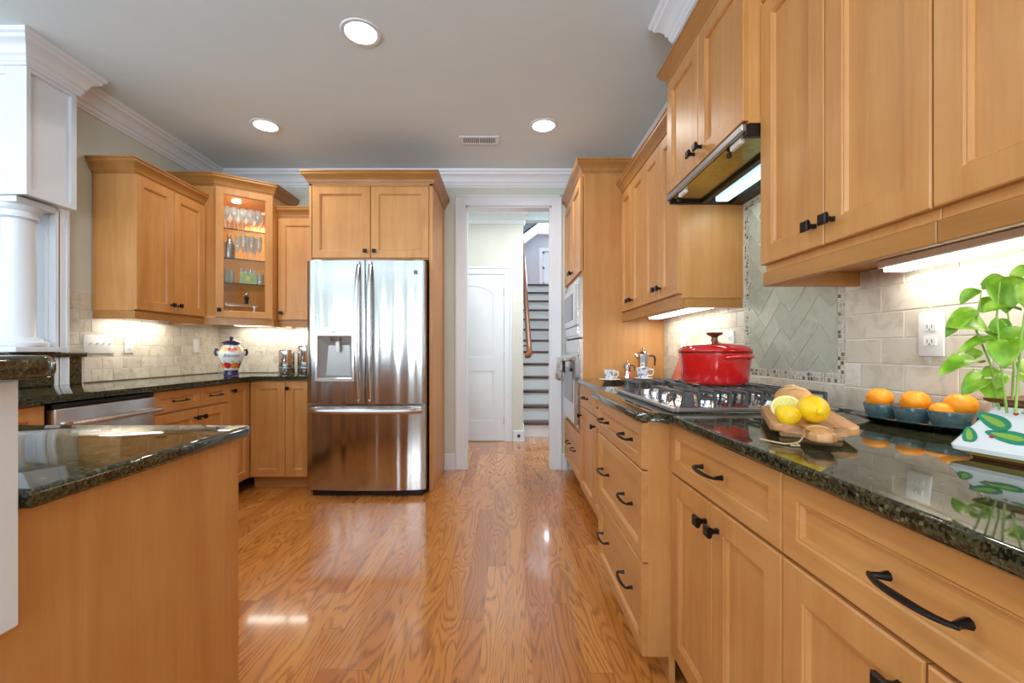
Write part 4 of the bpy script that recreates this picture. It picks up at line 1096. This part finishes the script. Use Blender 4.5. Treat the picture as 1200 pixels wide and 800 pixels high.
rot = Vector((0, 0, 1)).rotation_difference(Vector((-.30, -1, -.02))).to_matrix().to_4x4()
MB().ball((0, 0, 0), .031, .031, .037, 28, 18, lemon_fn, rot).build('peel', 'lemon', le, 60)
tip = rot @ Vector((0, 0, .0395))
MB().ball(tip, .0075, .006, .0075, 12, 8).build('stem_end', 'lemon', le)
def half_lemon(label, loc, rotm, r=.032):
    t = thing('lemon_half', label, 'lemon', loc)
    m = MB(); m.lathe([(0, -r*1.12), (r*.25, -r*1.06), (r*.6, -r*.8), (r*.87, -r*.42), (r, 0), (r*.98, .001)], 28, M4=rotm); m.build('peel', 'lemon', t, 60)
    MB().lathe([(r*.98, .0008), (r*.84, .0016), (0, .0014)], 28, M4=rotm).build('pith', 'pith', t)
    m = MB()
    for i in range(9):
        a0, a1 = 2*PI*(i+.06)/9, 2*PI*(i+.94)/9
        vs = [Vector((r*.1*math.cos((a0+a1)/2), r*.1*math.sin((a0+a1)/2), .0026))]+[Vector((r*.8*math.cos(a0+(a1-a0)*k/4), r*.8*math.sin(a0+(a1-a0)*k/4), .0026)) for k in range(5)]
        m.face([m.bm.verts.new(rotm @ v) for v in vs])
    m.build('pulp', 'pulp', t, None); return t
x, y = .672, 1.055
half_lemon('cut lemon half leaning with its flesh facing up', (x, y, ZBD+.027), Vector((0, 0, 1)).rotation_difference(Vector((-.50, -.62, .60))).to_matrix().to_4x4(), .033)
half_lemon('cut lemon half lying peel side out in front of the other half', (.637, .992, ZBD+.020), Vector((0, 0, 1)).rotation_difference(Vector((.55, .5, .66))).to_matrix().to_4x4(), .027)
br = thing('bread_roll', 'crusty elongated bread roll lying behind the lemons', 'bread', (.778, 1.185, ZBD+.031), ba)
def bread_fn(q):
    return Vector((q.x, q.y*(1+.06*math.sin(q.x*9)), q.z*(1+.05*math.sin(q.x*7+1)) if q.z > 0 else q.z*.95))
MB().ball((0, 0, 0), .115, .044, .034, 28, 16, bread_fn).build('crust', 'bread', br, 60)
m = MB()
for i in range(3):
    xx = -.05+.05*i
    m.tube([(xx-.012, -.022, .029), (xx, 0, .0345), (xx+.012, .022, .029)], [.002, .005, .002], 6, .5)
m.build('score', plain('bread_score', srgb(238, 208, 160), .8), br, 60)

# ------------------------------------------------------------------ condiment tray with oranges
ta = math.atan2(1.03-1.32, 1.11-1.055)
tr = thing('condiment_tray', 'dark glazed boat tray against the right backsplash holding three bowls', 'tray', (1.078, 1.165, CT+.0005), ta)
def boat(L, Wd, n=24):
    pts = []
    for i in range(n):
        a = 2*PI*i/n; c, s = math.cos(a), math.sin(a); pts.append((L*math.copysign(abs(c)**.9, c), Wd*math.copysign(abs(s)**.8, s)))
    return pts
m = MB(); o0, o1, i1, i0 = boat(.11, .034), boat(.160, .070), boat(.154, .065), boat(.112, .035)
rings = [[m.bm.verts.new((x, y, z)) for x, y in pr] for pr, z in ((o0, 0), (o1, .018), (i1, .0195), (i0, .005))]
for a, b in zip(rings, rings[1:]):
    n = len(a)
    for i in range(n): m.face([a[i], a[(i+1) % n], b[(i+1) % n], b[i]])
m.face(rings[0][::-1]); m.face(rings[-1]); m.build('dish', 'teal_dark', tr)
def bowl_at(dx, label, r=.0425):
    q = Matrix.Rotation(ta, 2) @ Vector((dx, 0)); x, y = 1.078+q.x, 1.165+q.y
    t = thing('bowl', label, 'bowl', (x, y, CT+.0062), ta)
    MB().lathe([(0, 0), (r*.62, 0), (r*.85, .018), (r, .044), (r*.985, .0455), (r*.94, .044), (r*.78, .018), (0, .006)], 28).build('shell', 'teal', t, 60)
    MB().lathe([(r*.99, .0452), (r*.965, .0465), (r*.94, .0448)], 28).build('rim', 'bowl_in', t)
    return x, y
def orange(label, x, y, z, r=.032):
    t = thing('orange', label, 'orange', (x, y, z), random.random()*3)
    def fn(q): d = math.hypot(q.x, q.y); return Vector((q.x, q.y, q.z*(1-.12*math.exp(-(d/.25)**2))))
    MB().ball((0, 0, 0), r, r, r*.91, 24, 16, fn).build('peel', 'orange', t, 60)
    MB().lathe([(.004, r*.745), (.003, r*.775), (0, r*.78)], 6).build('stem_end', 'green_gl', t)
b1 = bowl_at(-.080, 'left blue glazed bowl on the dark tray, farthest from the planter')
b2 = bowl_at(.0, 'middle blue glazed bowl on the dark tray')
b3 = bowl_at(.084, 'right blue glazed bowl on the dark tray, beside the planter')
orange('orange in the left bowl of the tray', b1[0]-.004, b1[1]+.002, CT+.066)
orange('orange in the middle bowl of the tray', b2[0]+.003, b2[1]-.004, CT+.066)
orange('orange at the back of the right bowl against the wall', b3[0]+.020, b3[1]-.006, CT+.067)
orange('orange low at the front of the right bowl', b3[0]-.014, b3[1]+.006, CT+.050, .025)

# ------------------------------------------------------------------ planter with basil
PC = (1.004, .748); pa = math.radians(14)
pp = thing('potted_basil', 'basil plant in a white ceramic planter painted with green leaves', 'plant', (PC[0], PC[1], CT+.0005), pa)
def sq(h, z, m, n=6, rr=.012):
    return [m.bm.verts.new((x, y, z)) for x, y in rrect(-h, h, -h, h, rr, n)]
m = MB(); prof = [(.108, 0, 0), (.112, .006, 0), (.128, .014, 1), (.130, .022, 2), (.126, .030, 2), (.088, .098, 2), (.086, .100, 3), (.098, .108, 3), (.100, .113, 3), (.094, .114, 3), (.080, .100, 3), (.075, .08, 3)]
rings = [sq(h, z, m) for h, z, _ in prof]
for (a, b, pf) in zip(rings, rings[1:], prof[1:]):
    m.mi = pf[2]; n = len(a)
    for i in range(n): m.face([a[i], a[(i+1) % n], b[(i+1) % n], b[i]])
m.mi = 0; m.face(rings[0][::-1])
pot = m.build('planter', ['brown_gl', 'yellow_gl', 'ceramic', 'brown_gl'], pp, 40)
m = MB(); m.face(sq(.078, .09, m)); m.build('soil', 'soil', pp)
# painted leaves on the four sloped faces
def face_pt(side, u, v, off=.0012):
    # u along face -1..1, v 0..1 up the slope
    h = .126+(.088-.126)*v; z = .030+(.098-.030)*v; q = Vector((-h-off*.87, u, z+off*.48))
    return Matrix.Rotation(side*PI/2, 3, 'Z') @ q
def blob(m, side, cu, cv, a, L, Wd, off, n=18):
    vs = []
    for i in range(n):
        t = 2*PI*i/n; px = L*math.cos(t); py = Wd*math.sin(t)*(1-.35*math.cos(t))
        u = cu+px*math.cos(a)-py*math.sin(a); v = cv+(px*math.sin(a)+py*math.cos(a))/.078
        vs.append(m.bm.verts.new(face_pt(side, u, min(.985, max(.01, v)), off)))
    m.face(vs)
LE = [(.078, .62, .45, .034, .016), (.052, .28, .12, .038, .014), (-.004, .70, PI-.15, .036, .019), (-.026, .22, PI-.55, .036, .015), (-.078, .50, 2.5, .032, .015), (.103, .20, 1.2, .020, .013), (-.103, .16, 1.9, .018, .012), (.036, .90, 0, .012, .006), (-.056, .86, .3, .014, .007)]
g1, g2, g3 = MB(), MB(), MB()
for sd in range(4):
    for cu, cv, a, L, Wd in LE:
        blob(g1, sd, cu, cv, a, L*.84, Wd*.82, .0009); blob(g2, sd, cu, cv, a, L*.60, Wd*.34, .0014)
    for cu, cv in ((.052, .85), (.072, .22), (-.05, .85), (.0, .48), (-.062, .12)): blob(g3, sd, cu, cv, 0, .004, .003, .0012, 8)
g1.build('painted_leaves', 'green_gl', pot, None); g2.build('leaf_centres', 'lime_gl', pot, None); g3.build('painted_dots', 'crimson', pot, None)
def leaf_mesh(m, base, d, up, L, Wd, curl=.35, cup=.25):
    base, d, up = Vector(base), Vector(d).normalized(), Vector(up); s = d.cross(up).normalized(); up = s.cross(d).normalized()
    n = 9; rows = []
    for i in range(n+1):
        t = i/n; wd = Wd*math.sin(PI*min(1, t*.97+.015)**.92)**.72 if 0 < i < n else Wd*.03
        c = base+d*(L*t)+up*(-curl*L*t*t+.12*L*math.sin(PI*t))
        row = []
        for k in (-1, -.72, -.36, 0, .36, .72, 1):
            row.append(m.bm.verts.new(c+s*(wd*k)+up*(cup*wd*abs(k)**1.6*(-1 if cup < 0 else 1)-.0+.010*L*math.sin(t*26)*abs(k)-.12*wd*math.exp(-(k*5)**2))))
        rows.append(row)
    for a, b in zip(rows, rows[1:]):
        for k in range(6): m.face([a[k], a[k+1], b[k+1], b[k]])
def px(x, y, Y): return Vector(((x-593)*Y/F, Y, CZ-(y-411)*Y/F))
fol, stm = MB(), MB()
inv = (Matrix.Translation((PC[0], PC[1], CT+.0005)) @ Matrix.Rotation(pa, 4, 'Z')).inverted()
STEMS = [((1172, 470), (1160, 425), (1143, 385), (1150, 340), .80), ((1180, 470), (1172, 420), (1168, 370), (1172, 330), .78), ((1190, 470), (1196, 400), (1205, 340), (1212, 300), .76), ((1185, 470), (1188, 430), (1184, 390), (1180, 360), .83), ((1200, 470), (1225, 400), (1240, 340), (1250, 300), .72), ((1178, 470), (1160, 450), (1150, 440), (1140, 432), .86)]
for a, b, c, e, Y in STEMS:
    stm.tube([inv @ px(q[0], q[1]+(14 if q is a else 0), Y+(.0 if i else 0)) for i, q in enumerate((a, b, c, e))], [.0020, .0018, .0016, .0012], 7)
LV = [ # base px, tip px, depth base, depth tip, half width, cup
 ((1176, 324), (1180, 358), .80, .77, .029, .30), ((1160, 392), (1122, 376), .80, .79, .033, .25), ((1150, 425), (1108, 428), .80, .78, .021, .3), ((1146, 362), (1112, 385), .81, .80, .018, .3),
 ((1150, 340), (1126, 352), .82, .83, .016, .3), ((1150, 338), (1168, 332), .82, .8, .012, .3), ((1152, 366), (1196, 356), .78, .77, .020, -.25), ((1180, 328), (1152, 330), .81, .82, .015, .3), ((1182, 322), (1215, 322), .78, .76, .020, .3),
 ((1195, 330), (1215, 360), .76, .74, .032, .25), ((1166, 372), (1172, 398), .80, .80, .014, .3), ((1178, 402), (1130, 402), .80, .79, .016, .3), ((1182, 398), (1176, 424), .77, .75, .026, .3), ((1176, 400), (1196, 384), .79, .77, .020, .3),
 ((1160, 440), (1132, 456), .84, .83, .022, .3), ((1158, 446), (1166, 466), .84, .80, .020, .25), ((1150, 440), (1174, 436), .84, .82, .017, .3), ((1152, 412), (1132, 420), .83, .84, .016, .3), ((1190, 400), (1215, 398), .78, .76, .024, .3),
 ((1200, 420), (1215, 440), .78, .76, .024, .3), ((1186, 385), (1158, 380), .80, .83, .016, .3), ((1166, 348), (1150, 362), .82, .82, .013, .3), ((1188, 442), (1206, 450), .80, .8, .014, .3), ((1178, 438), (1170, 452), .81, .80, .010, .3),
 ((1215, 340), (1245, 350), .74, .72, .026, .3), ((1230, 330), (1260, 310), .72, .7, .026, .3), ((1240, 380), (1275, 400), .72, .70, .026, .3), ((1222, 400), (1250, 430), .74, .72, .026, .3), ((1245, 300), (1230, 285), .72, .74, .022, .3)]
for b, t, y0, y1, wd, cup in LV:
    p0, p1 = px(b[0], b[1], y0), px(t[0], t[1], y1); d = p1-p0; toc = (Vector((0, 0, CZ+.25))-p0).normalized()
    up = toc*.75+Vector((random.uniform(-.3, .3), random.uniform(-.2, .2), .55))
    q = inv.to_3x3()
    leaf_mesh(fol, inv @ p0, q @ d, q @ up, d.length*1.06, wd*.84, .22, cup*1.5)
fol.build('foliage', 'leaf', pp, 60).modifiers.new('thick', 'SOLIDIFY').thickness = .0008
stm.build('stems', 'stem', pp, 60)

# ------------------------------------------------------------------ espresso things at the far right counter
def cup(m, r, h): m.lathe([(0, 0), (r*.5, 0), (r*.55, .004), (r*.8, h*.4), (r, h), (r*.94, h), (r*.74, h*.4), (0, .008)], 24)
def espresso(label, x, y, z0, r=.042, h=.066, sa=0):
    t = thing('espresso_cup', label, 'cup', (x, y, z0), sa)
    m = MB(); cup(m, r, h); m.build('cup', 'floral', t, 60)
    MB().tube([(r*.9, 0, h*.82), (r*1.35, 0, h*.85), (r*1.5, 0, h*.58), (r*1.2, 0, h*.32), (r*.78, 0, h*.3)], .0045, 8, up=(0, 1, 0)).build('handle', 'ceramic', t, 60)
def saucer(label, x, y, z0, r=.07):
    t = MB().lathe([(0, 0), (r*.55, 0), (r, .011), (r*.98, .0125), (r*.5, .004), (0, .004)], 28).build('saucer', 'ceramic', None, 60); t.location = (x, y, z0); tag(t, label, 'saucer')
saucer('white saucer alone near the counter edge under the left espresso cup', .69, 2.93, CT+.0005)
espresso('painted espresso cup on the saucer at the counter edge', .69, 2.93, CT+.0052, .042, .068, -.6)
tag(MB().prism(rrect(.74, 1.10, 2.84, 3.10, .02), CT+.0005, CT+.010, .003, 2).build('coffee_tray', 'dark_tray', None), 'dark flat tray under the coffee pots near the oven tower', 'tray')
saucer('white saucer on the dark tray under the right espresso cup', .905, 2.90, CT+.0105, .062)
espresso('painted espresso cup with its handle to the right on the dark tray', .905, 2.90, CT+.0152, .047, .074, .0)
def moka(label, x, y, s, hdl):
    t = thing('moka_pot', label, 'coffee pot', (x, y, CT+.0105), 0)
    MB().lathe([(0, 0), (.046*s, 0), (.046*s, .01*s), (.040*s, .075*s), (.036*s, .082*s), (.036*s, .088*s)], 8).build('boiler', 'chrome', t)
    m = MB(); m.lathe([(.036*s, .088*s), (.037*s, .1*s), (.044*s, .17*s), (.042*s, .17*s)], 8); m.tube([(-.036*s, 0, .148*s), (-.06*s, 0, .172*s)], [.014*s, .004*s], 8); m.build('jug', 'chrome', t)
    MB().lathe([(.044*s, .171*s), (.03*s, .188*s), (.012*s, .194*s), (.007*s, .198*s), (.010*s, .208*s), (.006*s, .218*s), (0, .22*s)], 8).build('lid', 'chrome', t)
    MB().tube([(.04*s, 0, .160*s), (.075*s, 0, .158*s), (.085*s, 0, .14*s), (.082*s, 0, .09*s)], [.006*s, .008*s, .008*s, .006*s], 8, up=(0, 1, 0)).build('handle', 'dark_tray', t)
moka('tall polished moka pot behind the right espresso cup', .945, 3.03, .98, True)
moka('small polished moka pot left of the tall one', .835, 3.02, .56, True)
rt = thing('patterned_tray', 'red and white patterned tray leaning on the backsplash behind the red pot', 'tray', (1.085, 2.70, CT+.001), 0, None, (0, math.radians(19), 0))
m = MB(); m.box(-.006, .004, -.17, .17, 0, .245, .003); m.build('board', 'redtray', rt)
m = MB(); m.tube([(-.004, -.17, .003), (-.004, .17, .003), (-.004, .17, .243), (-.004, -.17, .243), (-.004, -.17, .003)], .006, 8); m.build('rim', 'redtray', rt)

# ------------------------------------------------------------------ jar and canisters in the left corner
jx, jy = -2.225, 3.56
ja = math.atan2(-jy, -jx)            # turned to the camera
jr = thing('ceramic_jar', 'painted fruit ceramic cookie jar with cobalt lid in the left counter corner', 'jar', (jx, jy, CT+.0005), ja)
JS = .84
JP = [(r*JS, z) for r, z in [(.062, 0), (.066, .008), (.062, .02), (.058, .045), (.066, .06), (.078, .09), (.095, .125), (.108, .155), (.112, .18), (.106, .205), (.092, .225), (.074, .24), (.066, .246), (.066, .254), (.072, .258)]]
def jrad(z):
    for (r0, z0), (r1, z1) in zip(JP, JP[1:]):
        if z0 <= z <= z1: return r0+(r1-r0)*(z-z0)/max(1e-6, z1-z0)
    return .07
m = MB(); n = 40; rings = [[m.bm.verts.new((r*math.cos(2*PI*i/n), r*math.sin(2*PI*i/n), z)) for i in range(n)] for r, z in JP]
for j, (a, b) in enumerate(zip(rings, rings[1:])):
    m.mi = 1 if (j < 3 or j >= 12) else 0
    for i in range(n): m.face([a[i], a[(i+1) % n], b[(i+1) % n], b[i]])
m.mi = 1; m.face(rings[0][::-1]); m.face(rings[-1])
jar = m.build('body', ['ceramic', 'cobalt'], jr, 50)
lid = MB().lathe([(.050, .2585), (.072, .259), (.074, .263), (.06, .272), (.034, .282), (.012, .286), (.009, .292), (.015, .300), (.015, .308), (.008, .315), (0, .316)], 32).build('lid', 'cobalt', jr, 50)
for sgn in (1, -1):
    m = MB(); m.tube([(0, sgn*.086, .205), (0, sgn*.104, .212), (0, sgn*.110, .19), (0, sgn*.104, .165), (0, sgn*.090, .168)], [.009, .01, .01, .009, .008], 8, up=(1, 0, 0)); m.build('handle', 'cobalt', jr, 60)
def jar_patch(m, th, z, rw, rh, off, n=16):
    vs = []
    for i in range(n):
        t = 2*PI*i/n; zz = z+rh*math.sin(t); r = jrad(zz)+off; a = th+rw*math.cos(t)/jrad(z); vs.append(m.bm.verts.new((r*math.cos(a), r*math.sin(a), zz)))
    c = m.bm.verts.new(((jrad(z)+off)*math.cos(th), (jrad(z)+off)*math.sin(th), z))
    for i in range(n): m.face([c, vs[i], vs[(i+1) % n]])
fr_ = {k: MB() for k in ('coral', 'yellow_gl', 'orange_gl', 'crimson', 'lime_gl')}
for i in range(8):
    th = 2*PI*i/8
    jar_patch(fr_[['coral', 'yellow_gl'][i % 2]], th+.1, .214, .033, .020, .0016)
    jar_patch(fr_[['orange_gl', 'crimson'][i % 2]], th+.35, .083, .029, .025, .0016)
    jar_patch(fr_['lime_gl'], th+.1, .115, .010, .006, .002)
for k, mm in fr_.items(): mm.build('painted_fruit', k, jar, None)
cu = bpy.data.curves.new('lettering', 'FONT'); cu.body = 'Biscotti'; cu.size = .038; cu.align_x = 'CENTER'; cu.align_y = 'CENTER'; cu.resolution_u = 3; cu.shear = .35
to = bpy.data.objects.new('tmp_text', cu); COL.objects.link(to)
dg = bpy.context.evaluated_depsgraph_get(); me = bpy.data.meshes.new_from_object(to.evaluated_get(dg)); bpy.data.objects.remove(to)
for v in me.vertices:
    z = .162+v.co.y; r = jrad(z)+.0022; a = v.co.x/.092; v.co = (r*math.cos(a), r*math.sin(a), z)
me.materials.append(M['blue_ink']); lt = bpy.data.objects.new('lettering', me); COL.objects.link(lt); lt.parent = jar
def canister(label, x, y, r, h):
    t = thing('canister', label, 'canister', (x, y, CT+.0005), 0)
    MB().lathe([(0, 0), (r*.97, 0), (r, .004), (r, h-.03)], 32).build('body', 'chrome', t, 50)
    MB().lathe([(r*1.015, h-.03), (r*1.015, h-.004), (r*.98, h), (0, h)], 32).build('lid', 'chrome', t, 50)
    MB().lathe([(r*1.008, .048), (r*1.012, .052), (r*1.008, .056)], 32).build('band', 'steel_grey', t, 50)
canister('shorter polished steel canister standing left of the taller one', -1.925, 3.86, .066, .207)
canister('taller polished steel canister against the refrigerator side', -1.775, 3.90, .07, .246)
